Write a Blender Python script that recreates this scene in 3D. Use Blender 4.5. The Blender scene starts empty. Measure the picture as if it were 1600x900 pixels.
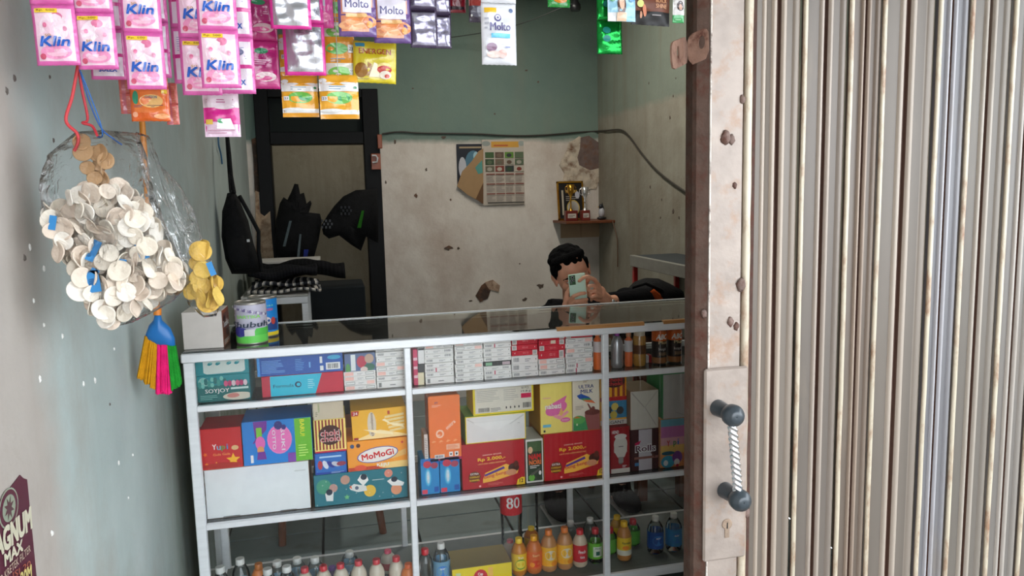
import bpy, bmesh, math, random
from mathutils import Vector, Matrix
from math import sin, cos, pi, radians as rad, tan, atan2
random.seed(7)
SC = bpy.context.scene
COL = SC.collection

# ------------------------------------------------------------------ camera
YAW, PITCH, ROLL, FPX = .22987, .12592, -.02365, 1200.0
EYE = Vector((0, 0, 1.457))
_f = Vector((sin(YAW)*cos(PITCH), cos(YAW)*cos(PITCH), -sin(PITCH)))
_r = Vector((cos(YAW), -sin(YAW), 0)); _u = _r.cross(_f)
_r2 = _r*cos(ROLL) + _u*sin(ROLL); _u2 = _u*cos(ROLL) - _r*sin(ROLL)
cam_d = bpy.data.cameras.new('camera'); cam = bpy.data.objects.new('camera', cam_d); COL.objects.link(cam)
cam_d.sensor_width = 36; cam_d.lens = FPX/1600*36; cam_d.clip_start = .02
cam.matrix_world = Matrix(((_r2.x, _u2.x, -_f.x, EYE.x), (_r2.y, _u2.y, -_f.y, EYE.y), (_r2.z, _u2.z, -_f.z, EYE.z), (0, 0, 0, 1)))
SC.camera = cam
# ------------------------------------------------------------------ light
W = bpy.data.worlds.new('overcast_sky'); SC.world = W; W.use_nodes = True
wn = W.node_tree.nodes; wl = W.node_tree.links
wbg = wn['Background']; wbg.inputs[0].default_value = (.86, .93, 1.0, 1); wbg.inputs[1].default_value = 4.0
def area(name, loc, rot, sx, sy, power, color):
    l = bpy.data.lights.new(name, 'AREA'); l.shape = 'RECTANGLE'; l.size = sx; l.size_y = sy; l.energy = power; l.color = color
    o = bpy.data.objects.new(name, l); COL.objects.link(o); o.location = loc; o.rotation_euler = rot; return o
area('added_ceiling_fill', (1.05, 3.9, 2.78), (0, 0, 0), .12, 1.2, 16, (1, .95, .86))  # added fill light with no visible lamp, lifts the shop interior
area('added_back_room_fill', (.2, 5.9, 2.7), (0, 0, 0), .1, .4, 3.6, (1, .95, .86))  # added fill without a visible source, brightens the room beyond the doorway
SC.view_settings.view_transform = 'Standard'; SC.view_settings.look = 'None'
SC.view_settings.gamma = 1; SC.view_settings.use_curve_mapping = False
SC.view_settings.exposure = 0.45
SC.cycles.transparent_max_bounces = 24
SC.cycles.max_bounces = 10

# ------------------------------------------------------------------ helpers
def ray(px, py): return (_f + _r2*((px-800)/FPX) - _u2*((py-450)/FPX))
def aY(px, py, Y): d = ray(px, py); return EYE + d*(Y/d.y)
def aX(px, py, X): d = ray(px, py); return EYE + d*(X/d.x)
def aZ(px, py, Z): d = ray(px, py); return EYE + d*((Z-EYE.z)/d.z)
def lin(c): c /= 255.0; return c/12.92 if c <= .04045 else ((c+.055)/1.055)**2.4
def C(r, g, b): return (lin(r), lin(g), lin(b), 1.0)
WHITE = C(236, 236, 232); BLACK = C(22, 22, 24); GREY = C(130, 130, 130)

class MB:
    def __init__(s): s.v = []; s.f = []; s.c = []; s.sm = []
    def add(s, vs, fs, col=(.8, .8, .8, 1), smooth=False):
        b = len(s.v); s.v += [tuple(v) for v in vs]
        for k, f in enumerate(fs):
            s.f.append(tuple(b+i for i in f)); s.c.append(col[k] if isinstance(col, list) else col); s.sm.append(smooth)
    def box(s, x0, x1, y0, y1, z0, z1, col=(.8, .8, .8, 1), b=0.0):
        if b <= 0:
            vs = [(x, y, z) for z in (z0, z1) for x, y in ((x0, y0), (x1, y0), (x1, y1), (x0, y1))]
            s.add(vs, [(3, 2, 1, 0), (4, 5, 6, 7), (0, 1, 5, 4), (1, 2, 6, 5), (2, 3, 7, 6), (3, 0, 4, 7)], col); return
        b = min(b, (x1-x0)*.4, (y1-y0)*.4, (z1-z0)*.4)
        def ring(d, z): return [(x0+d, y0+b, z), (x0+b, y0+d, z), (x1-b, y0+d, z), (x1-d, y0+b, z), (x1-d, y1-b, z), (x1-b, y1-d, z), (x0+b, y1-d, z), (x0+d, y1-b, z)]
        vs = ring(b, z0) + ring(0, z0+b) + ring(0, z1-b) + ring(b, z1)
        fs = [tuple(range(7, -1, -1)), tuple(range(24, 32))]
        for r in range(3):
            for i in range(8): j = (i+1) % 8; fs.append((r*8+i, r*8+j, r*8+8+j, r*8+8+i))
        s.add(vs, fs, col)
    def lathe(s, prof, cx=0, cy=0, cz=0, n=20, col=(.8, .8, .8, 1), cap=True, smooth=True, axis='z'):
        vs = []
        for r, z in prof:
            for i in range(n):
                a = 2*pi*i/n
                if axis == 'z': vs.append((cx+r*cos(a), cy+r*sin(a), cz+z))
                else: vs.append((cx+r*cos(a), cy-z, cz+r*sin(a)))
        fs = []
        for k in range(len(prof)-1):
            for i in range(n): j = (i+1) % n; fs.append((k*n+i, k*n+j, k*n+n+j, k*n+n+i))
        cc = col
        if isinstance(col, list): cc = [col[k] for k in range(len(prof)-1) for i in range(n)]
        s.add(vs, fs, cc, smooth)
        if cap:
            m = (len(prof)-1)*n; c0 = col[0] if isinstance(col, list) else col; c1 = col[-1] if isinstance(col, list) else col
            s.add(vs[:n], [tuple(range(n-1, -1, -1))], c0); s.add(vs[m:m+n], [tuple(range(n))], c1)
    def tube(s, path, r, n=8, col=(.8, .8, .8, 1), cap=True):
        path = [Vector(p) for p in path]; vs = []; L = len(path); up = None
        for k, p in enumerate(path):
            t = (path[min(k+1, L-1)] - path[max(k-1, 0)]).normalized()
            if up is None: up = Vector((0, 0, 1)) if abs(t.z) < .9 else Vector((1, 0, 0))
            a = t.cross(up).normalized(); b = a.cross(t).normalized(); up = b
            rr = r[k] if isinstance(r, (list, tuple)) else r
            for i in range(n): q = 2*pi*i/n; vs.append(p + a*(rr*cos(q)) + b*(rr*sin(q)))
        fs = [(k*n+i, k*n+n+i, k*n+n+(i+1) % n, k*n+(i+1) % n) for k in range(L-1) for i in range(n)]
        s.add(vs, fs, col, True)
        if cap: s.add(vs[:n], [tuple(range(n))], col); s.add(vs[-n:], [tuple(range(n-1, -1, -1))], col)
    def ell(s, c, rx, ry, rz, col=(.8, .8, .8, 1), n=16, m=10, M=None, fn=None):
        vs = []; c = Vector(c)
        for k in range(m+1):
            t = pi*k/m
            for i in range(n):
                a = 2*pi*i/n; p = Vector((rx*sin(t)*cos(a), ry*sin(t)*sin(a), rz*cos(t)))
                if fn: p = fn(p)
                if M: p = M @ p
                vs.append(c+p)
        s.add(vs, [(k*n+i, k*n+n+i, k*n+n+(i+1) % n, k*n+(i+1) % n) for k in range(m) for i in range(n)], col, True)
    def prism(s, pts, y0, y1, col=(.8, .8, .8, 1)):      # outline in x,z extruded over y
        n = len(pts); vs = [(x, y0, z) for x, z in pts] + [(x, y1, z) for x, z in pts]
        s.add(vs, [tuple(range(n)), tuple(range(2*n-1, n-1, -1))] + [(i, i+n, (i+1) % n+n, (i+1) % n) for i in range(n)], col)
    def cushion(s, pts, Y, th, col=(.8, .8, .8, 1), wob=0.0, rings=(1, .93, .78, .5, .2), flat=False):
        # soft solid grown from an outline (x,z) about the plane y=Y
        n = len(pts); cx = sum(p[0] for p in pts)/n; cz = sum(p[1] for p in pts)/n
        for sg in (-1, 1):
            vs = []
            for q in rings:
                h = th*math.sqrt(max(0, 1-q**2.2))
                for i, (x, z) in enumerate(pts):
                    w = wob*sin(i*2.3+q*9)*(1 if q < 1 else 0)
                    vs.append((cx+(x-cx)*q, Y+sg*(h+w), cz+(z-cz)*q))
            vs.append((cx, Y+sg*th, cz)); fs = []
            for k in range(len(rings)-1):
                for i in range(n):
                    j = (i+1) % n; f = (k*n+i, k*n+j, k*n+n+j, k*n+n+i); fs.append(f if sg < 0 else f[::-1])
            k = (len(rings)-1)*n
            for i in range(n): f = (k+i, k+(i+1) % n, len(vs)-1); fs.append(f if sg < 0 else f[::-1])
            s.add(vs, fs, col, True)
    def build(s, name, mat, parent=None, loc=None, rot=None):
        me = bpy.data.meshes.new(name); me.from_pydata(s.v, [], s.f); me.update()
        at = me.color_attributes.new('Col', 'FLOAT_COLOR', 'CORNER')
        buf = []
        for f, c in zip(s.f, s.c): buf += list(c)*len(f)
        at.data.foreach_set('color', buf)
        me.polygons.foreach_set('use_smooth', s.sm)
        me.materials.append(mat)
        o = bpy.data.objects.new(name, me); COL.objects.link(o)
        if parent: o.parent = parent
        if loc is not None: o.location = loc
        if rot is not None: o.rotation_euler = rot
        return o
def weld(o, d=1e-5):
    bm = bmesh.new(); bm.from_mesh(o.data); bmesh.ops.remove_doubles(bm, verts=bm.verts, dist=d); bm.to_mesh(o.data); bm.free(); return o
def tag(o, label, cat, group=None):
    o['label'] = label; o['category'] = cat
    if group: o['group'] = group
    return o
def struct(o): o['kind'] = 'structure'; return o
def empty(name, loc, label, cat, group=None, rot=(0, 0, 0)):
    o = bpy.data.objects.new(name, None); COL.objects.link(o); o.location = loc; o.rotation_euler = rot; o.empty_display_size = .05
    return tag(o, label, cat, group)
def dup(o, parent=None):
    c = o.copy(); COL.objects.link(c); c.parent = parent
    for ch in list(o.children): dup(ch, c)
    return c

# ------------------------------------------------------------------ materials
def mat(name, rough=.6, metal=0.0, spec=.5, col=None, noise=0.0, nscale=30.0, bump=0.0, bscale=80.0, coat=0.0, grime=None, gamt=.3, gscale=8, stretch=(1, 1, 1)):
    m = bpy.data.materials.new(name); m.use_nodes = True; nt = m.node_tree; N = nt.nodes; L = nt.links
    b = N['Principled BSDF']; b.inputs['Roughness'].default_value = rough; b.inputs['Metallic'].default_value = metal
    b.inputs['Specular IOR Level'].default_value = spec; b.inputs['Coat Weight'].default_value = coat
    tc = N.new('ShaderNodeTexCoord'); mp = N.new('ShaderNodeMapping'); mp.inputs['Scale'].default_value = stretch
    L.new(tc.outputs['Object'], mp.inputs[0])
    if col is None:
        a = N.new('ShaderNodeAttribute'); a.attribute_name = 'Col'; src = a.outputs['Color']
    else:
        rgb = N.new('ShaderNodeRGB'); rgb.outputs[0].default_value = col; src = rgb.outputs[0]
    nz = N.new('ShaderNodeTexNoise'); nz.inputs['Scale'].default_value = nscale; nz.inputs['Detail'].default_value = 5; L.new(mp.outputs[0], nz.inputs[0])
    mr = N.new('ShaderNodeMapRange'); mr.inputs[3].default_value = 1-noise; mr.inputs[4].default_value = 1+noise; mr.inputs[1].default_value = .3; mr.inputs[2].default_value = .7
    L.new(nz.outputs[0], mr.inputs[0])
    mx = N.new('ShaderNodeVectorMath'); mx.operation = 'SCALE'; L.new(src, mx.inputs[0]); L.new(mr.outputs[0], mx.inputs['Scale']); out = mx.outputs[0]
    if grime:
        n2 = N.new('ShaderNodeTexNoise'); n2.inputs['Scale'].default_value = gscale; n2.inputs['Detail'].default_value = 8; n2.inputs['Roughness'].default_value = .65; L.new(mp.outputs[0], n2.inputs[0])
        r2 = N.new('ShaderNodeMapRange'); r2.inputs[1].default_value = .62-gamt*.3; r2.inputs[2].default_value = .82-gamt*.3; L.new(n2.outputs[0], r2.inputs[0])
        mm = N.new('ShaderNodeMix'); mm.data_type = 'RGBA'; L.new(r2.outputs[0], mm.inputs[0]); L.new(out, mm.inputs[6]); mm.inputs[7].default_value = grime; out = mm.outputs[2]
    L.new(out, b.inputs['Base Color'])
    if bump:
        n3 = N.new('ShaderNodeTexNoise'); n3.inputs['Scale'].default_value = bscale; n3.inputs['Detail'].default_value = 4; L.new(tc.outputs['Object'], n3.inputs[0])
        bp = N.new('ShaderNodeBump'); bp.inputs['Strength'].default_value = bump; bp.inputs['Distance'].default_value = .01; L.new(n3.outputs[0], bp.inputs['Height']); L.new(bp.outputs[0], b.inputs['Normal'])
    return m
def glassy(name, tint=(1, 1, 1, 1), base=.0, rough=.02, bump=0.0, bscale=20, ior=1.5, dust=0.0, gl=1.0):
    m = bpy.data.materials.new(name); m.use_nodes = True; nt = m.node_tree; N = nt.nodes; L = nt.links; N.remove(N['Principled BSDF'])
    out = N['Material Output']; tr = N.new('ShaderNodeBsdfTransparent'); tr.inputs[0].default_value = tint
    g = N.new('ShaderNodeBsdfGlossy'); g.inputs['Roughness'].default_value = rough; g.inputs[0].default_value = (gl, gl, gl, 1)
    fr = N.new('ShaderNodeFresnel'); fr.inputs[0].default_value = ior
    ad = N.new('ShaderNodeMath'); ad.operation = 'ADD'; ad.use_clamp = True; ad.inputs[1].default_value = base; L.new(fr.outputs[0], ad.inputs[0])
    mx = N.new('ShaderNodeMixShader'); L.new(ad.outputs[0], mx.inputs[0]); L.new(tr.outputs[0], mx.inputs[1]); L.new(g.outputs[0], mx.inputs[2]); last = mx.outputs[0]
    tc = N.new('ShaderNodeTexCoord')
    if dust:
        df = N.new('ShaderNodeBsdfDiffuse'); df.inputs[0].default_value = (.75, .75, .72, 1)
        nz = N.new('ShaderNodeTexNoise'); nz.inputs['Scale'].default_value = 5; nz.inputs['Detail'].default_value = 8; L.new(tc.outputs['Object'], nz.inputs[0])
        mr = N.new('ShaderNodeMapRange'); mr.inputs[1].default_value = .35; mr.inputs[2].default_value = .75; mr.inputs[3].default_value = dust*.3; mr.inputs[4].default_value = dust*1.6; L.new(nz.outputs[0], mr.inputs[0])
        m2 = N.new('ShaderNodeMixShader'); L.new(mr.outputs[0], m2.inputs[0]); L.new(last, m2.inputs[1]); L.new(df.outputs[0], m2.inputs[2]); last = m2.outputs[0]
    if bump:
        n3 = N.new('ShaderNodeTexNoise'); n3.inputs['Scale'].default_value = bscale; n3.inputs['Detail'].default_value = 5; n3.inputs['Distortion'].default_value = 1.2; L.new(tc.outputs['Object'], n3.inputs[0])
        bp = N.new('ShaderNodeBump'); bp.inputs['Strength'].default_value = bump; bp.inputs['Distance'].default_value = .02; L.new(n3.outputs[0], bp.inputs['Height'])
        L.new(bp.outputs[0], g.inputs['Normal']); L.new(bp.outputs[0], fr.inputs['Normal'])
    L.new(last, out.inputs[0]); return m
M_board = mat('paperboard', .5, spec=.4, noise=.04)
M_print = mat('printed_ink', .42, spec=.4, noise=.03)
M_foil = mat('printed_foil', .22, spec=.7, noise=.03, bump=.35, bscale=45, coat=.3)
M_silver = mat('silver_foil', .25, metal=.8, bump=.35, bscale=22)
M_alu = mat('brushed_aluminium', .38, metal=.35, spec=.6, noise=.04, nscale=12, col=C(236, 237, 238), stretch=(1, 8, 8))
M_plastic = mat('coloured_plastic', .35, spec=.5)
M_matte = mat('matte_paint', .8, spec=.25, noise=.08)
M_cloth = mat('woven_cloth', .9, spec=.12, noise=.12, nscale=60, bump=.4, bscale=200)
M_blackbag = mat('black_nylon', .75, spec=.2, col=C(16, 16, 18), noise=.3, bump=.5, bscale=90)
M_rust = mat('rusty_steel', .7, metal=.2, spec=.3, noise=.2, nscale=25, grime=C(88, 52, 40), gamt=.45, gscale=30, bump=.3, bscale=70)
M_gpost = mat('worn_cream_steel', .42, metal=.25, spec=.5, col=C(164, 150, 140), noise=.14, nscale=18, grime=C(160, 126, 102), gamt=.32, gscale=14, bump=.12, bscale=60)
M_slat = mat('painted_gate_slat', .34, metal=.15, spec=.5, noise=.07, nscale=10, stretch=(1, 1, .15), grime=C(132, 120, 106), gamt=.2, gscale=9)
M_rod = mat('cream_hinge_rod', .35, metal=.15, spec=.6, col=C(200, 188, 166), noise=.08, grime=C(140, 92, 60), gamt=.4, gscale=26, stretch=(1, 1, .35))
M_dull = mat('dull_aluminium', .5, metal=.3, col=C(150, 148, 140), noise=.08)
M_chrome = mat('chrome', .14, metal=1, col=(.86, .87, .9, 1))
M_glass = glassy('display_case_glass', (.985, .995, .99, 1), .0, .015, dust=.012)
M_top = glassy('counter_top_glass', (.80, .86, .82, 1), .10, .03, dust=.03, gl=.9)
M_film = glassy('clear_plastic_film', (.985, .985, .985, 1), .0, .10, bump=.8, bscale=22, dust=.01, gl=1.0, ior=1.28)
M_pet = glassy('clear_bottle_plastic', (.92, .95, .96, 1), .03, .06, ior=1.3)
M_skin = mat('skin', .5, spec=.4, col=C(238, 172, 140), noise=.05, nscale=40)
M_wood = mat('brown_wood', .5, spec=.4, col=C(112, 62, 36), noise=.2, nscale=14, stretch=(6, 6, 1))
M_gold = mat('gold_plastic', .25, metal=.9, col=C(200, 150, 60))
M_string = mat('plastic_string', .5)

def wallmat(name, c1, c2, stain, bstr=.35, z_split=None, c_up=None, y_split=None, c_far=None, stain_amt=.5, spots=C(60, 50, 42), streak=.6, dark_low=None):
    m = bpy.data.materials.new(name); m.use_nodes = True; nt = m.node_tree; N = nt.nodes; L = nt.links; b = N['Principled BSDF']
    b.inputs['Roughness'].default_value = .85; b.inputs['Specular IOR Level'].default_value = .2
    g = N.new('ShaderNodeNewGeometry'); sp = N.new('ShaderNodeSeparateXYZ'); L.new(g.outputs['Position'], sp.inputs[0])
    def noise(scale, det=6, st=(1, 1, 1), ro=.6, dist=0):
        mp = N.new('ShaderNodeMapping'); mp.inputs['Scale'].default_value = st; L.new(g.outputs['Position'], mp.inputs[0])
        n = N.new('ShaderNodeTexNoise'); n.inputs['Scale'].default_value = scale; n.inputs['Detail'].default_value = det; n.inputs['Roughness'].default_value = ro; n.inputs['Distortion'].default_value = dist
        L.new(mp.outputs[0], n.inputs[0]); return n.outputs[0]
    def ramp(src, a, bb, lo=0, hi=1):
        r = N.new('ShaderNodeMapRange'); r.inputs[1].default_value = a; r.inputs[2].default_value = bb; r.inputs[3].default_value = lo; r.inputs[4].default_value = hi; L.new(src, r.inputs[0]); return r.outputs[0]
    def mix(f, a, bb):
        x = N.new('ShaderNodeMix'); x.data_type = 'RGBA'; L.new(f, x.inputs[0])
        for i, v in ((6, a), (7, bb)):
            if isinstance(v, tuple): x.inputs[i].default_value = v
            else: L.new(v, x.inputs[i])
        return x.outputs[2]
    def mul(a, k):
        x = N.new('ShaderNodeMath'); x.operation = 'MULTIPLY'; L.new(a, x.inputs[0])
        if isinstance(k, (int, float)): x.inputs[1].default_value = k
        else: L.new(k, x.inputs[1])
        return x.outputs[0]
    def add(a, bb):
        x = N.new('ShaderNodeMath'); x.operation = 'ADD'; L.new(a, x.inputs[0]); L.new(bb, x.inputs[1]); return x.outputs[0]
    col = mix(ramp(noise(2.2, 7), .35, .65), c1, c2)
    if y_split is not None:
        e = add(sp.outputs['Y'], mul(noise(4, 5), .25)); col = mix(ramp(e, y_split+.05, y_split+.2), col, mix(ramp(noise(3, 6), .35, .65), c_far[0], c_far[1]))
    col = mix(ramp(noise(1.6, 8, (1, 1, .8), .7), .5, .74, 0, stain_amt), col, stain)
    if z_split is not None:
        e = add(sp.outputs['Z'], mul(noise(3, 6), .10)); col = mix(ramp(e, z_split+.03, z_split+.07), col, mix(ramp(noise(1.7, 6), .35, .65), c_up[0], c_up[1]))
    col = mix(ramp(noise(5, 6, (1.5, 1.5, .12), .6), .52, .75, 0, streak*.5), col, stain)
    sn = noise(9, 8, (1, 1, 1), .75); col = mix(ramp(sn, .70, .76, 0, .8), col, spots)
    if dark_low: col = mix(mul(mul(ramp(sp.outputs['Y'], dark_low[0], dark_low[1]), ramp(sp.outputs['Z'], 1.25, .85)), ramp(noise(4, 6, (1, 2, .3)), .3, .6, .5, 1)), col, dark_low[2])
    L.new(col, b.inputs['Base Color'])
    bp = N.new('ShaderNodeBump'); bp.inputs['Strength'].default_value = bstr; bp.inputs['Distance'].default_value = .012
    L.new(add(noise(14, 6), mul(noise(60, 3), .3)), bp.inputs['Height']); L.new(bp.outputs[0], b.inputs['Normal'])
    return m

# ------------------------------------------------------------------ flat print (colours and lettering) on faces
_tc = {}
def text_geo(s, bold=0.0, mono=False):
    k = (s, bold)
    if k in _tc: return _tc[k]
    cu = bpy.data.curves.new('t', 'FONT'); cu.body = s; cu.size = 1; cu.resolution_u = 2
    o = bpy.data.objects.new('t', cu); COL.objects.link(o); dg = bpy.context.evaluated_depsgraph_get(); dg.update()
    me = bpy.data.meshes.new_from_object(o.evaluated_get(dg))
    vs = [(v.co.x, v.co.y) for v in me.vertices]; fs = [tuple(p.vertices) for p in me.polygons]
    bpy.data.objects.remove(o); bpy.data.curves.remove(cu); bpy.data.meshes.remove(me)
    if vs:
        x0 = min(v[0] for v in vs); x1 = max(v[0] for v in vs); y0 = min(v[1] for v in vs); y1 = max(v[1] for v in vs)
        vs = [((x-x0)/max(x1-x0, 1e-6)-.5, (y-y0)/max(y1-y0, 1e-6)-.5) for x, y in vs]
    _tc[k] = (vs, fs); return _tc[k]
class Print:
    """flat ink on a w x h face; coordinates run 0..1 over the face"""
    def __init__(s, w, h, warp=None, sub=1, clip=True):
        s.clip = clip
        s.w = w; s.h = h; s.mb = MB(); s.k = 1; s.warp = warp; s.sub = sub
    def pt(s, u, v):
        if s.clip: u = min(max(u, 0), 1); v = min(max(v, 0), 1)
        x = (u-.5)*s.w; z = v*s.h; off = s.k*.00022
        if s.warp: return s.warp(x, z, off)
        return (x, -off, z)
    def poly(s, pts, col): s.mb.add([s.pt(*p) for p in pts], [tuple(range(len(pts)))], col); s.k += 1; return s
    def rect(s, u0, v0, u1, v1, col, slant=0):
        n = max(1, int(s.sub*(u1-u0)+.99)) if s.warp else 1; m = max(1, int(s.sub*(v1-v0)+.99)) if s.warp else 1
        vs = [s.pt(u0+(u1-u0)*i/n+slant*j/m, v0+(v1-v0)*j/m) for j in range(m+1) for i in range(n+1)]
        s.mb.add(vs, [(j*(n+1)+i, j*(n+1)+i+1, (j+1)*(n+1)+i+1, (j+1)*(n+1)+i) for j in range(m) for i in range(n)], col, bool(s.warp)); s.k += 1; return s
    def oval(s, u, v, ru, rv, col, rot=0, n=20):
        P = []
        for i in range(n):
            a = 2*pi*i/n; x = ru*cos(a)*s.w; y = rv*sin(a)*s.h; P.append((u+(x*cos(rot)-y*sin(rot))/s.w, v+(x*sin(rot)+y*cos(rot))/s.h))
        s.mb.add([s.pt(u, v)]+[s.pt(*p) for p in P], [(0, i+1, (i+1) % n+1) for i in range(n)], col); s.k += 1; return s
    def text(s, t, u, v, w, h, col, bold=.02, rot=0.0, skew=0.0):
        vs, fs = text_geo(t); W2 = w*s.w; H2 = h*s.h; d = bold*H2*.55
        for sx, sy in ([(0, 0)] if bold < .025 else ([(-d, 0), (d, 0)] if bold < .055 else [(-d, -d), (d, -d), (-d, d), (d, d)])):
            out = []
            for x, y in vs:
                X = x*W2 + skew*y*H2 + sx; Y = y*H2 + sy
                out.append(s.pt(u+(X*cos(rot)-Y*sin(rot))/s.w, v+(X*sin(rot)+Y*cos(rot))/s.h))
            s.mb.add(out, fs, col); s.k += .3
        s.k += .7; return s
    def bars(s, u0, v0, u1, v1, col=BLACK, n=14):
        r = random.Random(n); w = (u1-u0)/n
        for i in range(n):
            q = w*r.uniform(.3, .75); s.mb.add([s.pt(u0+i*w, v0), s.pt(u0+i*w+q, v0), s.pt(u0+i*w+q, v1), s.pt(u0+i*w, v1)], [(0, 1, 2, 3)], col)
        s.k += 1; return s
    def lines(s, u0, v0, u1, v1, col, n=5, fill=.4, seed=1):
        r = random.Random(seed); h = (v1-v0)/n
        for i in range(n):
            e = u0+(u1-u0)*r.uniform(.6, 1); v = v0+i*h
            s.mb.add([s.pt(u0, v), s.pt(e, v), s.pt(e, v+h*fill), s.pt(u0, v+h*fill)], [(0, 1, 2, 3)], col)
        s.k += 1; return s
    def star(s, u, v, r, col, n=5, rot=0.3, inner=.45):
        P = [(u+r*(1 if i % 2 == 0 else inner)*cos(rot+pi*i/n)*(s.h/s.w), v+r*(1 if i % 2 == 0 else inner)*sin(rot+pi*i/n)) for i in range(2*n)]
        s.mb.add([s.pt(u, v)]+[s.pt(*p) for p in P], [(0, i+1, (i+1) % (2*n)+1) for i in range(2*n)], col); s.k += 1; return s
    def build(s, parent, name='printed_front', m=None, loc=(0, 0, 0)): return s.mb.build(name, m or M_print, parent, loc)

# ================================================================== STRUCTURE
XL, XR, YB = -.50, 1.90, 5.30
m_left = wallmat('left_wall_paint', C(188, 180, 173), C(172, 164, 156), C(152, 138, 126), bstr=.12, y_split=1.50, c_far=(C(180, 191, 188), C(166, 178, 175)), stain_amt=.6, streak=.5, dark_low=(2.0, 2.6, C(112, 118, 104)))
m_back = wallmat('back_wall_paint', C(232, 224, 214), C(212, 202, 191), C(164, 134, 114), z_split=1.80, c_up=(C(124, 142, 130), C(112, 132, 124)), stain_amt=.5, streak=.25)
m_right = wallmat('right_wall_paint', C(172, 168, 152), C(150, 148, 134), C(124, 108, 90), y_split=3.9, c_far=(C(158, 154, 140), C(138, 132, 118)), stain_amt=.6, streak=1.2, z_split=1.95, c_up=(C(138, 146, 132), C(126, 134, 122)))
m_room = wallmat('back_room_paint', C(176, 166, 148), C(160, 150, 130), C(96, 82, 64), stain_amt=.7)
m_ceil = wallmat('ceiling_paint', C(190, 190, 184), C(170, 170, 166), C(120, 110, 100))
m_ground = wallmat('street_concrete', C(150, 146, 140), C(132, 128, 122), C(96, 90, 84))
m_tile = mat('floor_tile', .25, spec=.5, col=C(128, 142, 142), noise=.1, nscale=6, grime=C(90, 92, 88), gamt=.3, gscale=3)
m_grout = mat('dark_grout', .9, col=C(38, 38, 38))
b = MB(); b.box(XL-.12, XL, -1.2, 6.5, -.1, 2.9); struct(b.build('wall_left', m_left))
b = MB(); b.box(XR, XR+.12, 1.78, 6.5, 0, 2.9); struct(b.build('wall_right', m_right))
DX0, DX1, DZ = aY(405, 300, YB).x, aY(594, 300, YB).x, aY(500, 140, YB).z
b = MB(); b.box(XL, DX0, YB, YB+.12, 0, 2.9); b.box(DX0, DX1, YB, YB+.12, DZ, 2.9); b.box(DX1, XR, YB, YB+.12, 0, 2.9)
wall_back = struct(b.build('wall_back', m_back))
b = MB(); b.box(XL, XR, 6.5, 6.6, 0, 2.9); struct(b.build('wall_back_room', m_room))
b = MB(); b.box(XL-.12, XR+.12, 1.6, 6.6, 2.9, 3.0); struct(b.build('ceiling', m_ceil))
b = MB(); b.box(XL-.12, 3.2, 1.62, 1.78, 2.3, 3.0); b.box(XR, 3.2, 1.72, 1.80, 0, 2.3); struct(b.build('wall_front', m_left))
b = MB(); b.box(-9, 9, -12, 1.7, -.1, 0); struct(b.build('floor_street', m_ground))
b = MB(); b.box(-2.2, 3.6, -.9, 1.62, 2.62, 2.70); struct(b.build('ceiling_added_canopy', m_ceil))  # unseen canopy, added to keep high sky light off the gate
b = MB(); b.box(XL, XR, 1.7, 6.5, -.1, -.006); fl = struct(b.build('floor', m_grout))
t0 = None
for i in range(6):
    for j in range(12):
        x0 = XL+.004+i*.4; y0 = 1.72+j*.4
        if t0 is None:
            b = MB(); b.box(.003, .393, .003, .393, -.012, 0, b=.002); t0 = b.build('tile', m_tile, fl, (x0, y0, 0)); o = t0
        else: o = t0.copy(); COL.objects.link(o); o.location = (x0, y0, 0)
        o.parent = fl
# door frame in the back wall (black painted timber)
M_black = mat('black_paint', .5, spec=.2, col=C(12, 12, 13), noise=.2)
M_dglass = mat('dark_transom_glass', .6, spec=.2, col=C(20, 28, 26))
def xz(px, py, Y=YB): p = aY(px, py, Y); return p.x, p.z
b = MB(); Yf = YB-.03
xa = aY(405, 300, Yf).x; xb = aY(427, 300, Yf).x; xc = aY(572, 300, Yf).x; xd = aY(597, 300, Yf).x
zt = aY(500, 138, Yf).z; z1 = aY(500, 152, Yf).z; z2 = aY(500, 206, Yf).z; z3 = aY(500, 225, Yf).z
b.box(xa, xb, Yf, YB+.12, 0, zt, b=.004); b.box(xc, xd, Yf, YB+.12, 0, zt, b=.004)
b.box(xb, xc, Yf, YB+.12, z1, zt, b=.003); b.box(xb, xc, Yf, YB+.12, z3, z2, b=.003)
door = struct(b.build('door_1', M_black))
b = MB(); b.box(xb, xc, YB+.03, YB+.04, z2, z1); b.build('transom_pane', M_dglass, door)
# exposed plaster strip left of the door, a child of the wall
M_plaster = mat('bare_plaster', .9, noise=.2, nscale=20, bump=.6, bscale=40, grime=C(120, 84, 62), gamt=.5, gscale=14)
def patch(pts, Y, col, name='plaster_patch', d=.006, parent=wall_back):
    P = [xz(x, y, Y) for x, y in pts]; b = MB(); b.prism(P, Y-d, Y+.002, col); return b.build(name, M_plaster, parent)
patch([(399, 298), (404, 300), (406, 332), (413, 338), (422, 330), (425, 372), (428, 405), (418, 412), (400, 410)], YB-.033, C(186, 160, 132), d=.004)
patch([(393, 218), (402, 214), (408, 240), (413, 275), (409, 300), (398, 300), (396, 250)], YB-.003, C(66, 54, 46))
r = random.Random(3)
def blob(px, py, rx, ry, n=13, seed=0, j=.28):
    q = random.Random(seed); return [(px+rx*cos(2*pi*i/n)*q.uniform(1-j, 1+j), py+ry*sin(2*pi*i/n)*q.uniform(1-j, 1+j)) for i in range(n)][::-1]
patch(blob(909, 258, 32, 46, seed=1, j=.12, n=22), YB-.001, C(206, 192, 172))
patch([(907, 215), (920, 212), (937, 224), (938, 262), (922, 266), (905, 258), (902, 246), (906, 232)][::-1], YB-.005, C(118, 100, 94), d=.003)
patch([(743, 462), (752, 446), (760, 440), (767, 452), (762, 466), (750, 472)][::-1], YB, C(72, 56, 48))
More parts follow.
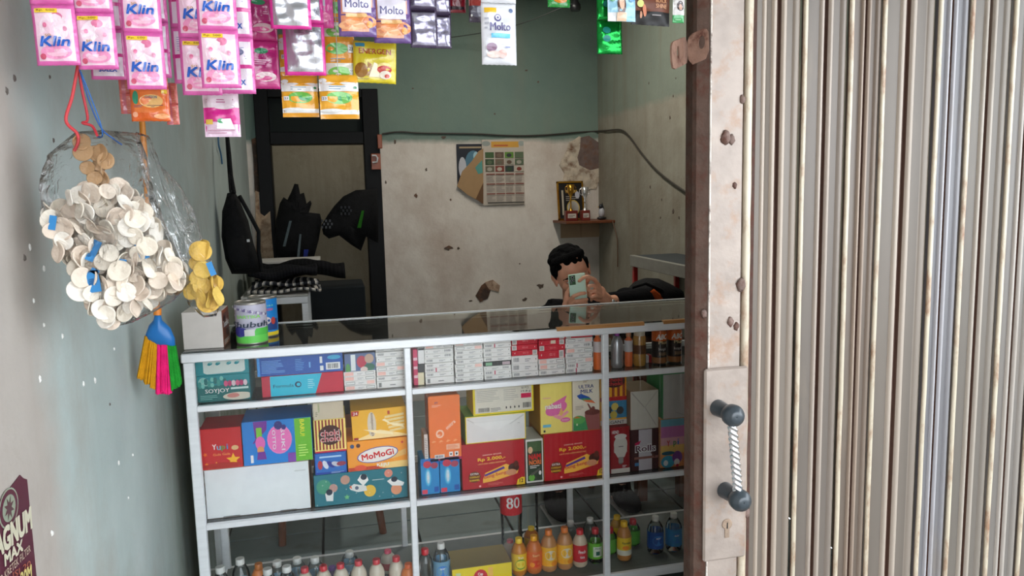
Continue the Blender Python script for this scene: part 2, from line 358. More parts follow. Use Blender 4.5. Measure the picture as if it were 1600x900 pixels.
patch([(757, 441), (770, 437), (781, 446), (779, 456), (764, 452)][::-1], YB, C(196, 170, 148), d=.008)
for k, (x, y, rx, ry) in enumerate([(693, 215, 4, 4), (666, 265, 2.5, 4), (700, 388, 8, 5), (845, 447, 7, 6), (820, 468, 5, 4), (650, 305, 3, 5), (716, 388, 3, 3), (617, 222, 3, 6), (603, 285, 2, 5), (645, 138, 2.5, 2), (704, 312, 2, 3), (822, 110, 3, 2), (841, 128, 2, 2), (773, 178, 2, 2.5), (812, 412, 2, 2), (735, 470, 3, 2)]):
    patch(blob(x, y, rx*.72, ry*.62, n=9, seed=k, j=.5), YB, C(96, 82, 72), 'chip', d=.003)
# chips and old nail holes on the left wall
wl_ = bpy.data.objects['wall_left']
M_chip = mat('white_filler', .8, bump=.5)
for k, (x, y, s_) in enumerate([(22, 122, 6), (10, 142, 6), (46, 386, 5), (38, 403, 6), (92, 405, 4), (68, 420, 5), (52, 470, 4), (97, 525, 5), (178, 545, 4), (68, 508, 4), (130, 600, 5), (62, 592, 6), (148, 594, 6), (185, 723, 6), (207, 711, 4), (81, 833, 6), (200, 778, 3), (77, 120, 3), (83, 219, 4), (171, 632, 3)]):
    p = aX(x, y, XL); b = MB(); q = random.Random(k); sc = .0011*s_
    dark = k in (0, 1, 3, 17, 18, 19)
    n = 9; P = [(cos(2*pi*i/n)*sc*q.uniform(.5, 1)*.8, sin(2*pi*i/n)*sc*q.uniform(.7, 1.3)) for i in range(n)]
    vs = [(0, y_, z_) for y_, z_ in P] + [(.0025, y_*.6, z_*.6) for y_, z_ in P]
    b.add(vs, [tuple(range(n, 2*n))]+[(i, (i+1) % n, (i+1) % n+n, i+n) for i in range(n)], C(96, 88, 82) if dark else C(226, 224, 218))
    b.build('chip', M_chip, wl_, (XL, p.y, p.z))
# small chips and stains on right wall
wr_ = bpy.data.objects['wall_right']
for k, (x, y, s_) in enumerate([(1016, 292, 4), (1034, 312, 3), (1052, 330, 6), (1061, 340, 4), (1032, 340, 3), (1047, 184, 4), (1052, 150, 3), (1014, 130, 3), (1056, 122, 2)]):
    p = aX(x, y, XR); b = MB(); q = random.Random(k); sc = .0028*s_; n = 8
    P = [(cos(2*pi*i/n)*sc*q.uniform(.5, 1), sin(2*pi*i/n)*sc*q.uniform(.7, 1.3)) for i in range(n)]
    b.add([(0, y_, z_) for y_, z_ in P]+[(-.002, y_*.7, z_*.7) for y_, z_ in P], [tuple(range(2*n-1, n-1, -1))]+[(i, i+n, (i+1) % n+n, (i+1) % n) for i in range(n)], C(90, 76, 66))
    b.build('chip', M_chip, wr_, (XR, p.y, p.z))
# ================================================================== FOLDING GATE
GY = 1.55
def gx(px, py=450, Y=GY): return aY(px, py, Y).x
gate = empty('folding_gate', (gx(1172), GY, 0), 'cream folding steel gate drawn across the right of the shopfront', 'gate')
GZ0, GZ1 = .03, 2.28
def rel(o): o.location = Vector(o.location)-gate.location; o.parent = gate; return o
edges = [1172, 1254, 1321, 1377, 1457, 1511, 1573, 1634, 1700, 1766, 1832]
for k in range(len(edges)-1):
    x0 = gx(edges[k]+2, 125); x1 = gx(edges[k+1], 125); w = x1-x0; sl = .011*(1 if k % 2 == 0 else -1)*(1 if k not in (4,) else .6)
    f0 = .5 if k not in (0, 3, 4) else (.47 if k != 0 else .52)
    # cross-section: flat, rib, groove, rib, flat, curled edge
    P = [(0, .006), (.06, 0), (.17, 0), (.19, -.004), (.215, -.005), (.24, -.004), (.26, 0)] if k == 0 else [(0, .006), (.06, 0)]
    n1 = len(P); P += [(f0-.155, .001), (f0-.14, -.003), (f0-.12, -.0055), (f0-.095, -.006), (f0-.07, -.0045), (f0-.045, .001), (f0-.034, .010), (f0+.034, .010), (f0+.045, .001), (f0+.07, -.0045), (f0+.095, -.006), (f0+.12, -.0055), (f0+.14, -.003), (f0+.155, .001)]; n2 = len(P)
    P += [(.80, .001), (.82, -.002), (.85, -.005), (.885, -.006), (.92, -.005), (.945, -.001), (.97, .006), (.985, .009)]
    P = [(x0+u*w, GY+v+sl*(u-.5)*1.0) for u, v in P]
    n = len(P); t = .0014; b = MB()
    vs = [(x, y, z) for z in (GZ0, GZ1) for x, y in P] + [(x, y+t, z) for z in (GZ0, GZ1) for x, y in P]
    fs = []
    for i in range(n-1): fs += [(i, i+1, n+i+1, n+i), (2*n+i, 3*n+i, 3*n+i+1, 2*n+i+1), (i, 2*n+i, 2*n+i+1, i+1), (n+i, n+i+1, 3*n+i+1, 3*n+i)]
    fs += [(0, n, 3*n, 2*n), (n-1, 3*n-1, 4*n-1, 2*n-1)]
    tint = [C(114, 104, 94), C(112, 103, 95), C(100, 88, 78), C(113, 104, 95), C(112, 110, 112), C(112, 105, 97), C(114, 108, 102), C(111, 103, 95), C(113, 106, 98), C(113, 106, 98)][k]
    rim = tuple(min(1, c*2.5) for c in tint[:3])+(1,); rust_shade = C(92, 68, 58); cs = []  # pale rims and bands hold painted highlights, grooves rust plus painted shade
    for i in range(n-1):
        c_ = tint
        if n1 <= i < n2-1: c_ = rust_shade if n1+5 <= i <= n1+7 else rim
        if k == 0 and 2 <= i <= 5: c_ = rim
        if i >= n2: c_ = tuple(c*1.6 for c in tint[:3])+(1,) if i < n-4 else rust_shade
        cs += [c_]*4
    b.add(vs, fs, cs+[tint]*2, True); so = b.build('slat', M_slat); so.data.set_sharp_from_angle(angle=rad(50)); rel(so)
    if k < len(edges)-2:
        b = MB(); rr = random.Random(k); xe = gx(edges[k+1]+1, 125)
        b.tube([(xe+rr.uniform(-.0007, .0007), GY-.009+sl*.5, GZ0+i*(GZ1-GZ0)/24) for i in range(25)], .0056, 10); rel(b.build('hinge_rod', M_rod))
# lock post: returned lip, flat face, round edge tube
xa, xb_, xc_, xd_ = gx(1074, 450), gx(1092, 450), gx(1141, 450), gx(1149, 450)
b = MB(); b.prism([(0, 0)], 0, 0) if False else None
pb = MB()
def vprism(mb, pts, z0, z1, col=(.8, .8, .8, 1)):
    n = len(pts); mb.add([(x, y, z0) for x, y in pts]+[(x, y, z1) for x, y in pts], [tuple(range(n-1, -1, -1)), tuple(range(n, 2*n))]+[(i, (i+1) % n, (i+1) % n+n, i+n) for i in range(n)], col)
vprism(pb, [(xb_, GY-.04), (xb_+.003, GY-.043), (xc_, GY-.043), (xc_+.002, GY-.04), (xc_+.002, GY+.01), (xb_, GY+.01)], GZ0, GZ1)
rel(pb.build('lock_post', M_gpost))
b = MB(); vprism(b, [(xa, GY-.02), (xa+.004, GY-.03), (xb_-.002, GY-.044), (xb_, GY-.038), (xb_, GY+.012), (xa, GY+.012)], GZ0, GZ1, C(92, 72, 62)); rel(b.build('rusty_lip', M_rust))['label'] = 'rusty brown lip'
b = MB(); b.tube([(xb_+.001, GY-.045, GZ0), (xb_+.001, GY-.045, GZ1)], .0022, 6, C(226, 216, 206)); rel(b.build('edge_bead', M_rust))
b = MB(); b.box(xc_+.002, gx(1172), GY-.012, GY+.006, GZ0, GZ1, C(82, 60, 52)); rel(b.build('backing_strip', M_rust))
b = MB(); b.tube([(gx(1154), GY-.028, GZ0+i*(GZ1-GZ0)/30) for i in range(31)], [.0095+.0006*sin(i*2.7) for i in range(31)], 12); rel(b.build('edge_tube', M_rod))
for k, (x, y, s_) in enumerate([(1133, 215, 8), (1143, 218, 6), (1160, 155, 5), (1157, 445, 8), (1141, 503, 6), (1150, 510, 5), (1100, 490, 5), (1157, 590, 5), (1165, 800, 7), (1152, 798, 6), (1148, 290, 4)]):
    p = aY(x, y, GY-.043); b = MB(); q = random.Random(k); s2 = s_/640
    b.ell((p.x, p.y, p.z), s2*.9, s2*.6, s2*1.2, C(128, 108, 100), 10, 7, fn=lambda v: v*q.uniform(.8, 1.15)); rel(b.build('weld_bead', M_rust))
# hasp with two holes
def plate_with_hole(name, quad, hole, r_, Y0, Y1, m):
    # quad in px, hole centre in px
    q = [aY(x, y, Y0 if k in (0, 3) else Y1) for k, (x, y) in enumerate(quad)]
    bm = bmesh.new(); N_ = 20; hc = Vector((0, 0, 0)); 
    U = (q[1]-q[0]); Vv = (q[3]-q[0]); c = q[0]+U*hole[0]+Vv*hole[1]; nrm = U.cross(Vv).normalized()*.004
    un = U.normalized(); vn = Vv.normalized(); mb = MB(); W2 = U.length; H2 = Vv.length; rc = min(W2, H2)*.28
    out = []
    for i in range(N_):
        a = 2*pi*i/N_; d = un*cos(a)+vn*sin(a)
        # rounded-rectangle boundary by marching the ray
        t = 1e9
        cu, cv = (c-q[0]).dot(un), (c-q[0]).dot(vn)
        if cos(a) > 1e-6: t = min(t, (W2-cu)/cos(a))
        if cos(a) < -1e-6: t = min(t, -cu/cos(a))
        if sin(a) > 1e-6: t = min(t, (H2-cv)/sin(a))
        if sin(a) < -1e-6: t = min(t, -cv/sin(a))
        uu, vv = cu+t*cos(a), cv+t*sin(a)
        uu2 = min(max(uu, 0), W2); vv2 = min(max(vv, 0), H2)
        dx = max(rc-uu2, uu2-(W2-rc), 0); dy = max(rc-vv2, vv2-(H2-rc), 0)
        if dx > 0 and dy > 0:
            L_ = math.hypot(dx, dy)
            if L_ > rc: k_ = rc/L_; uu2 = uu2 - (1 if uu2 > W2/2 else -1)*dx*(1-k_); vv2 = vv2-(1 if vv2 > H2/2 else -1)*dy*(1-k_)
        out.append(q[0]+un*uu2+vn*vv2)
    inn = [c+(un*cos(2*pi*i/N_)*.8+vn*sin(2*pi*i/N_)*1.5)*r_ for i in range(N_)]
    vs = out+inn+[v+nrm for v in out]+[v+nrm for v in inn]; fs = []
    for i in range(N_):
        j = (i+1) % N_; fs += [(i, j, N_+j, N_+i), (2*N_+i, 3*N_+i, 3*N_+j, 2*N_+j), (i, 2*N_+i, 2*N_+j, j), (N_+i, N_+j, 3*N_+j, 3*N_+i)]
    mb.add(vs, fs, C(136, 104, 88)); return rel(mb.build(name, m))
hp = plate_with_hole('hasp', [(1049, 66), (1074, 56), (1074, 104), (1051, 110)], (.38, .45), .0085, GY-.10, GY-.04, M_rust)
hp = plate_with_hole('hasp', [(1074, 56), (1106, 41), (1105, 88), (1076, 104)], (.68, .42), .0085, GY-.06, GY-.085, M_rust)
# lock plate, keyhole, handle
p0 = aY(1099, 577, GY-.047); p1 = aY(1166, 868, GY-.047); hz = aY(1135, 822, GY-.05); xl = gx(1099, 720, GY-.047); xr = gx(1166, 720, GY-.047)
b = MB(); b.box(xl, xr, GY-.052, GY-.041, p1.z, p0.z, b=.004); lp = rel(b.build('lock_plate', M_gpost))
b = MB(); hx = hz.x; b.lathe([(.0125, 0), (.0125, .0015), (.0105, .002)], hx, GY-.052, hz.z+.006, 20, C(150, 130, 112), axis='y')
b.box(hx-.0055, hx+.0055, GY-.0538, GY-.052, hz.z-.026, hz.z, C(150, 130, 112)); o = b.build('key_cylinder', M_rust); rel(o); 
b = MB(); b.box(hx-.0012, hx+.0012, GY-.0545, GY-.0538, hz.z-.004, hz.z+.010, BLACK); rel(b.build('key_slot', M_matte))
M_knob = mat('dark_knob_plastic', .28, spec=.6, col=C(58, 66, 72))
hd = bpy.data.objects.new('pull_handle', None); COL.objects.link(hd); hd.parent = gate
kz = []
for px, py, name in ((1141, 645, 'upper'), (1152, 777, 'lower')):
    YH = GY-.105; c = aY(px+2, py+3, YH); kz.append(c)
    b = MB(); b.lathe([(.0, .0), (.020, .002), (.0235, .010), (.024, .022), (.021, .030), (.014, .034), (.013, .036), (0.001, .0345)], c.x, c.y+.012, c.z, 24, axis='y', cap=False); b.build('knob', M_knob, hd, -gate.location)
    b = MB(); b.tube([(c.x-.004, GY-.05, c.z+.001), (c.x, c.y+.012, c.z)], [.019, .016], 20); b.build('standoff', M_knob, hd, -gate.location)
b = MB(); A, Bp = kz[0], kz[1]; n = 24; vs = []; fs = []; ST = 110
for k in range(ST+1):
    t = k/ST; c = A.lerp(Bp, t); 
    for i in range(n):
        a = 2*pi*i/n; rr = .0098+.0017*cos(3*(a - t*2*pi*5.0)); vs.append((c.x+rr*cos(a), c.y+rr*sin(a), c.z))
fs = [(k*n+i, k*n+n+i, k*n+n+(i+1) % n, k*n+(i+1) % n) for k in range(ST) for i in range(n)]
b.add(vs, fs, (.8, .8, .8, 1), True); b.build('twisted_bar', M_chrome, hd, -gate.location)
# ================================================================== DISPLAY CASE
CY = 2.40; CT = 1.0; CD = .445; S1 = .837; S2 = .464; SB = .115
cx0 = -.447; cp2 = .219; cp3 = .884; cx1 = 1.55
case = empty('display_case', (0, CY, 0), 'aluminium framed glass display counter with three bays of groceries', 'display counter')
def cpart(mb, name, m=M_alu): return mb.build(name, m, case, (0, -CY, 0))
pw = .026
b = MB(); b.box(cx0-.004, cx1, CY-.006, CY+.024, CT-.028, CT, b=.003); cpart(b, 'front_rail')
b = MB(); b.box(cx0-.004, cx1, CY+CD-.02, CY+CD, CT-.028, CT, b=.003); cpart(b, 'back_rail')
b = MB(); b.box(cx0-.004, cx0+.022, CY+.024, CY+CD-.02, CT-.028, CT, b=.003); cpart(b, 'side_rail')
b = MB(); b.box(cx1-.026, cx1, CY+.024, CY+CD-.02, CT-.028, CT, b=.003); cpart(b, 'side_rail')
for nm, x in (('front_post', cx0), ('front_post', cp2-pw/2), ('front_post', cp3-pw/2), ('front_post', cx1-pw)):
    w = .030 if x == cx0 else .021
    b = MB(); b.box(x, x+w, CY, CY+.022, 0, CT-.028, b=.0025); cpart(b, nm)
    b = MB(); b.box(x, x+w, CY+CD-.022, CY+CD, 0, CT-.028, b=.0025); cpart(b, 'back_post')
for z in (S1, S2, SB):
    th = .019 if z != SB else .03
    for a_, b__ in ((cx0+.03, cp2-pw/2), (cp2+pw/2-.005, cp3-pw/2), (cp3+pw/2-.005, cx1-pw)):
        b = MB(); b.box(a_, b__, CY+.002, CY+.018, z-th, z, b=.002); cpart(b, 'shelf_edge')
    b = MB(); b.box(cx0+.005, cx1-.005, CY+CD-.018, CY+CD-.002, z-th, z, b=.002); cpart(b, 'shelf_back_edge')
    for x in (cx0+.004, cx1-.02):
        b = MB(); b.box(x, x+.016, CY+.022, CY+CD-.022, z-th, z, b=.002); cpart(b, 'shelf_side_edge')
    if z == SB:
        b = MB(); b.box(cx0+.02, cx1-.02, CY+.018, CY+CD-.018, z-.008, z-.001, C(112, 116, 112)); cpart(b, 'bottom_board', M_matte)
    else:
        b = MB(); b.box(cx0+.02, cx1-.02, CY+.018, CY+CD-.018, z-.005, z-.0005); cpart(b, 'glass_shelf', M_glass)
b = MB(); b.box(cx0+.001, cx1-.001, CY+.0, CY+CD-.002, CT+.0005, CT+.0055, C(0, 0, 0)); cpart(b, 'glass_top', M_top)
for a_, b__ in ((cx0+.03, cp2-pw/2), (cp2+pw/2-.005, cp3-pw/2), (cp3+pw/2-.005, cx1-pw)):
    b = MB(); b.add([(a_, CY+.0195, SB), (b__, CY+.0195, SB), (b__, CY+.0195, CT-.028), (a_, CY+.0195, CT-.028)], [(0, 1, 2, 3)]); cpart(b, 'front_pane', M_glass)
b = MB(); b.add([(cx0+.006, CY+.02, SB), (cx0+.006, CY+CD-.02, SB), (cx0+.006, CY+CD-.02, CT-.028), (cx0+.006, CY+.02, CT-.028)], [(0, 1, 2, 3)]); cpart(b, 'side_pane', M_glass)
b = MB(); b.box(cx0, cx1, CY+CD-.012, CY+CD+.002, CT+.0056, CT+.0085, b=.001); cpart(b, 'back_edge_strip')
# worn brown tape along the front edge of the counter
for a_, b__ in ((865, 1000), (1058, 1078)):
    p = aZ(a_, 512, CT); q = aZ(b__, 503, CT); b = MB(); b.box(p.x, q.x, CY-.0072, CY+.010, CT-.006, CT+.0062, C(176, 124, 72), b=.001); cpart(b, 'edge_tape', M_print)
# ================================================================== GOODS IN THE CASE
FY = CY+.045                    # front faces of the goods
def carton(name, label, px, py0, py1, zb, col, Y=FY, depth=.12, fn=None, cat='box', group=None, rot=0, side=None, tilt=0, mt=None, zh=None, bev=.0015):
    pm = (py0+py1)/2; x0 = aY(px[0], pm, Y).x; x1 = aY(px[1], pm, Y).x; cxm = (px[0]+px[1])/2
    h = zh or (aY(cxm, py0, Y).z-aY(cxm, py1, Y).z)*.97; w = x1-x0
    b = MB(); b.box(-w/2, w/2, 0, depth, 0, h, side or col, b=bev)
    o = b.build(name, mt or M_board, None, ((x0+x1)/2, Y, zb), (0, tilt, rot)); tag(o, label, cat, group)
    P = Print(w-.002, h-.002); P.rect(0, 0, 1, 1, col)
    if fn: fn(P)
    P.build(o, loc=(0, -.0002, .001)); o['h'] = h
    return o
def top(o): return o.location.z+o['h']+.0006
TEAL = C(20, 140, 148); RED = C(196, 30, 44); YEL = C(244, 206, 50); ORG = C(240, 128, 60); PINK = C(226, 90, 160)
NAVY = C(30, 50, 120)
# ---- left bay, top shelf
def f(P):
    P.oval(.12, .75, .1, .2, C(150, 200, 190)); P.rect(0, 0, 1, .62, C(20, 110, 108))
    for i in range(16): P.oval(.05+.06*(i % 9), .62+.3*((i*37) % 10)/10, .035, .09, [C(60, 150, 140), C(120, 196, 184), C(30, 110, 110)][i % 3], n=10)
    for i in range(6): P.oval(.55+.075*i, .78+.1*((i*3) % 3-1), .04, .12, [C(214, 90, 130), C(190, 60, 110), C(224, 200, 206)][i % 3], n=10)
    P.text('SOYJOY', .38, .40, .46, .2, WHITE, .04); P.rect(.64, .44, .98, .52, C(200, 226, 220)); P.oval(.78, .17, .3, .15, C(214, 206, 186)); P.oval(.68, .2, .12, .09, C(206, 130, 120)); P.lines(.05, .1, .4, .3, C(120, 190, 180), 3)
soy = carton('snack_box', 'teal fruit bar box with white lettering and berries, top shelf of the left bay', (308, 391), 588, 630, S1, TEAL, fn=f, depth=.16)
def f(P):
    P.poly([(.14, 1), (.14, .16), (.2, .06), (.88, .1), (.93, .2), (.93, 1)], C(214, 222, 214))
    for u in (.27, .42, .63, .78): P.oval(u, .68, .055, .1, TEAL, n=6, rot=.4); P.oval(u+.015, .74, .03, .05, C(130, 196, 196), n=6)
carton('snack_box', 'teal box with pale panel on top of the teal fruit bar box', (305, 389), 560, 587.5, top(soy), TEAL, fn=f, depth=.15)
def f(P):
    P.rect(0, 0, .1, 1, C(200, 28, 60)); P.poly([(.1, 0), (.65, 0), (.74, 1), (.1, 1)], C(34, 190, 214)); P.text('Formula', .26, .5, .25, .17, C(20, 50, 80), .02)
    P.oval(.44, .52, .04, .15, C(20, 50, 80)); P.oval(.445, .52, .024, .09, C(34, 190, 214)); P.lines(.56, .3, .65, .8, C(160, 226, 236), 5)
fo = carton('toothpaste_box', 'cyan toothpaste box with red ends in the left bay', (409, 537), 588, 621, S1, C(200, 26, 58), fn=f, depth=.16)
def f(P):
    P.rect(0, 0, .03, 1, C(60, 150, 220)); P.lines(.05, .15, .32, .85, C(110, 170, 226), 9, .35, 2); P.lines(.44, .2, .56, .85, C(90, 150, 210), 7, .4, 3); P.rect(.6, .3, .62, .6, C(110, 170, 226)); P.rect(.8, .12, .97, .5, WHITE); P.bars(.82, .18, .95, .44, BLACK, 12)
    P.oval(.9, .78, .08, .12, C(60, 170, 210)); P.rect(.73, .1, .77, .36, WHITE); P.rect(.73, .5, .76, .86, WHITE)
carton('toothpaste_box', 'long blue box back side out with barcode, on the cyan and red box', (401, 536), 556, 587, top(fo), C(24, 84, 168), fn=f, depth=.16)
# cigarette packs ----------------------------------------------------
ORD = ['top', 'second', 'third', 'fourth', 'fifth', 'sixth', 'seventh', 'eighth', 'ninth', 'bottom']
_pk = {}
PW, PD = .086, .055
def pack_mesh(kind, h):
    k = (kind, round(h, 4))
    if k in _pk: return _pk[k]
    base = {'red': C(206, 26, 50), 'black': C(44, 44, 44)}.get(kind[0], C(232, 230, 226))
    b = MB(); b.box(-PW/2, PW/2, 0, PD, 0, h, base, b=.001)
    o = b.build('cigarette_pack', M_board); P = Print(PW-.002, h-.0016); v = kind[1]; ink = C(96, 96, 100)
    if kind[0] == 'red':
        a = .1 if v == 0 else .88
        P.rect(a-.09, .0, a+.09, 1, C(228, 226, 220)); P.bars(a-.065, .15, a+.065, .85, C(60, 60, 60), 7); P.text('GG 12', .52, .5, .22, .34, C(240, 160, 160), .02); P.oval(.9 if v == 0 else .1, .5, .012, .14, WHITE)
        if v == 2: P.rect(.45, .25, .64, .95, C(226, 214, 190))
    elif kind[0] == 'black': P.rect(.06, .1, .3, .9, C(130, 180, 140)); P.rect(.68, .1, .97, .9, C(190, 170, 176))
    else:
        if v == 0: P.bars(.06, .25, .28, .8, ink, 9); P.lines(.5, .25, .74, .75, C(140, 140, 144), 2); P.oval(.93, .5, .012, .12, BLACK)
        if v == 1: P.rect(.03, .1, .3, .9, C(240, 190, 178)); P.lines(.42, .25, .62, .75, C(150, 150, 150), 2); P.rect(.68, .2, .96, .8, C(90, 90, 90)); P.rect(.69, .28, .95, .72, C(226, 226, 222))
        if v == 2: P.bars(.05, .25, .3, .8, ink, 9); P.rect(.37, 0, .41, 1, C(196, 60, 90)); P.lines(.52, .25, .76, .75, C(150, 150, 150), 2); P.oval(.94, .5, .012, .12, BLACK)
        if v == 3: P.rect(.72, .1, .97, .9, C(242, 200, 190)); P.rect(.05, .2, .34, .8, C(90, 90, 90)); P.rect(.06, .28, .33, .72, C(230, 230, 226)); P.lines(.44, .3, .64, .7, C(150, 150, 150), 2)
        if v == 4: P.bars(.7, .25, .94, .8, ink, 9); P.lines(.3, .25, .56, .75, C(150, 150, 150), 2); P.oval(.07, .5, .012, .12, BLACK)
        if v == 5: P.rect(.04, .12, .16, .88, C(200, 200, 196)); P.bars(.06, .2, .14, .8, C(70, 70, 70), 5); P.lines(.44, .35, .74, .7, C(120, 120, 120), 1)
    pr = P.build(o, loc=(0, -.0002, .0008)); _pk[k] = o; return o
_first = set()
def stack(px, ytop, ybot, kinds, where, depthY=FY):
    xm = aY((px[0]+px[1])/2, (ytop+ybot)/2, depthY).x; H = aY(sum(px)/2, ytop, depthY).z-aY(sum(px)/2, ybot, depthY).z
    tot = sum(1.5 if k[1] == 5 or (len(k) > 2) else 1 for k in kinds); h = H/tot; z = S1+H
    rr = random.Random(int(px[0])); wsc = (aY(px[1], ytop, depthY).x-aY(px[0], ytop, depthY).x)/PW
    for i, k in enumerate(kinds):
        hh = h*(1.5 if k[1] == 5 or len(k) > 2 else 1); z -= hh
        src = pack_mesh(k[:2], hh-.0006)
        o = src if src not in _first else dup(src)
        if src in _first: pass
        _first.add(src)
        o.location = (xm+rr.uniform(-.0014, .0014), depthY+rr.uniform(-.003, .003), z); o.scale = (wsc, 1, 1)
        pos = 'bottom' if i == len(kinds)-1 else ORD[i]
        cn = {'red': 'red', 'black': 'black'}.get(k[0], 'white')
        tag(o, f'{cn} cigarette pack, {pos} of the {where}', 'cigarette pack', 'stacked cigarette packs on the top shelf')
Wt = 'white'; R_ = 'red'
stack((538, 588), 584, 614, [(Wt, 1), (Wt, 1), (Wt, 3), (Wt, 1)], 'short stack at the right of the left bay')
stack((588, 634), 547, 611, [(Wt, 0), (Wt, 0), (Wt, 4), (Wt, 1), (Wt, 3), (Wt, 1), (Wt, 0), (Wt, 5)], 'tall stack beside the first inner post')
stack((664, 709), 542, 604, [(Wt, 1), (Wt, 4), (Wt, 4), (Wt, 0), (Wt, 0), (Wt, 2), (Wt, 0), (Wt, 5)], 'first stack of the middle bay')
stack((711, 755), 537, 600, [(Wt, 1), (Wt, 3), (Wt, 0), (Wt, 0), (Wt, 0), (Wt, 3), (Wt, 0), (Wt, 0), (Wt, 0)], 'second stack of the middle bay')
stack((756, 799), 534, 597, [(Wt, 0), (Wt, 2), (Wt, 0), (Wt, 0), (Wt, 0), ('black', 0), (Wt, 4), (Wt, 2), (Wt, 0)], 'third stack of the middle bay')
stack((800, 841), 531, 594, [(R_, 0, 1), (R_, 0), (R_, 1), (Wt, 0, 1), (Wt, 0, 1), (Wt, 0)], 'fourth stack of the middle bay')
stack((842, 883), 528, 591, [(R_, 1), (R_, 2), (R_, 0), (R_, 1, 1), (Wt, 1), (Wt, 1), (Wt, 0)], 'fifth stack of the middle bay')
stack((884, 926), 525, 587, [(R_, 0), (Wt, 3), (Wt, 4), (Wt, 1), (Wt, 0), (Wt, 3), (Wt, 2), (Wt, 2)], 'sixth stack of the middle bay')
def f(P):
    P.rect(0, 0, 1, 1, C(90, 110, 150)); P.rect(.2, .1, .35, .95, C(226, 232, 230)); P.oval(.55, .55, .16, .32, C(190, 60, 80)); P.oval(.8, .7, .15, .25, C(190, 160, 140)); P.oval(.8, .25, .18, .2, C(60, 110, 90)); P.oval(.1, .2, .08, .3, C(80, 150, 80)); P.oval(.62, .15, .12, .14, C(220, 200, 190))
carton('photo_box', 'small box with colourful photo print on the short cigarette stack', (538, 587), 551, 582.5, S1+.0568, C(80, 90, 120), fn=f, depth=.06)
carton('slim_pack', 'narrow pink and red upright pack beside the first inner post', (646, 653), 548, 606, S1, C(206, 60, 100), fn=lambda P: [P.rect(0, q, 1, q+.08, C(236, 190, 200)) for q in (.2, .45, .7)], depth=.06)
c_ = carton('small_box', 'cream upright box left of the first white pack stack', (653, 663), 586, 606, S1, C(226, 214, 180), depth=.06)
c_ = carton('small_box', 'black-lidded small box between pink pack and white stack', (653, 663), 572, 585.5, top(c_), C(60, 60, 62), depth=.06)
carton('small_box', 'white small box topmost beside the slim pink pack', (653, 663), 546, 571.5, top(c_), C(230, 228, 226), depth=.06, fn=lambda P: P.rect(0, .88, 1, 1, BLACK))
# ---- left bay, middle shelf
wb = carton('white_carton', 'large plain white carton lying on the middle shelf, left bay', (321, 485), 733, 811, S2, C(226, 228, 228), depth=.24, side=C(190, 150, 120), fn=lambda P: (P.rect(.15, .004, .31, .018, BLACK), P.rect(.7, .004, .86, .016, BLACK), P.rect(.86, .8, .97, .83, C(206, 208, 206))))
def f(P):
    for u, v, r_, c in ((.1, .62, .08, C(70, 150, 120)), (.2, .55, .045, C(196, 150, 140)), (.33, .78, .05, C(196, 150, 130)), (.8, .85, .045, C(220, 140, 120)), (.88, .3, .06, C(226, 150, 110)), (.59, .34, .065, C(236, 190, 70))): P.oval(u, v, r_, r_*3, c)
    P.poly([(.37, .52), (.42, .62), (.55, .52), (.56, .36), (.46, .34), (.38, .44)], C(226, 226, 222)); P.oval(.45, .48, .02, .06, C(90, 100, 120)); P.poly([(.37, .52), (.39, .58), (.40, .46)], C(226, 110, 70))
    P.poly([(.46, .74), (.5, .9), (.56, .88), (.58, .7), (.52, .52)], WHITE); P.oval(.53, .82, .035, .1, C(40, 50, 66)); P.poly([(.78, .6), (.84, .7), (.97, .5), (.95, .4), (.83, .44)], WHITE); P.oval(.86, .64, .035, .09, C(40, 50, 66))
    P.poly([(.11, .4), (.15, .52), (.2, .44), (.19, .14), (.12, .16)], C(226, 226, 222)); P.oval(.155, .44, .035, .1, C(40, 50, 66)); P.star(.34, .22, .1, C(110, 190, 130)); P.rect(.62, .68, .75, .7, C(200, 220, 220))
    for i in range(14): P.oval((i*.37) % 1*.96+.02, (i*.61) % 1*.9+.05, .004, .014, WHITE, n=6)
asb = carton('space_print_box', 'teal box printed with astronauts, rockets and planets, bottom right of left bay', (491, 637), 742, 792, S2, C(38, 118, 132), fn=f, depth=.2)
def f(P):
    P.text('Y', .33, .55, .1, .13, C(240, 240, 230), .05); P.text('u', .44, .52, .09, .1, C(90, 190, 220), .05); P.text('p', .55, .50, .09, .13, C(70, 170, 80), .05); P.text('i', .65, .54, .03, .13, C(60, 150, 210), .05)
    P.text('Gula Gula', .5, .36, .42, .06, C(250, 180, 90), .02); P.star(.78, .2, .17, C(250, 190, 40)); P.star(.36, .11, .08, C(250, 180, 40)); P.star(.12, .13, .05, C(250, 150, 40)); P.star(.1, .38, .06, C(240, 120, 40), rot=.6); P.oval(.84, .5, .09, .06, C(226, 190, 130)); P.oval(.5, .08, .5, .07, C(180, 40, 30))
yu = carton('sweets_box', 'bright red sweets box with yellow stars', (313, 378), 667, 732.5, top(wb), C(206, 34, 40), fn=f, depth=.14)
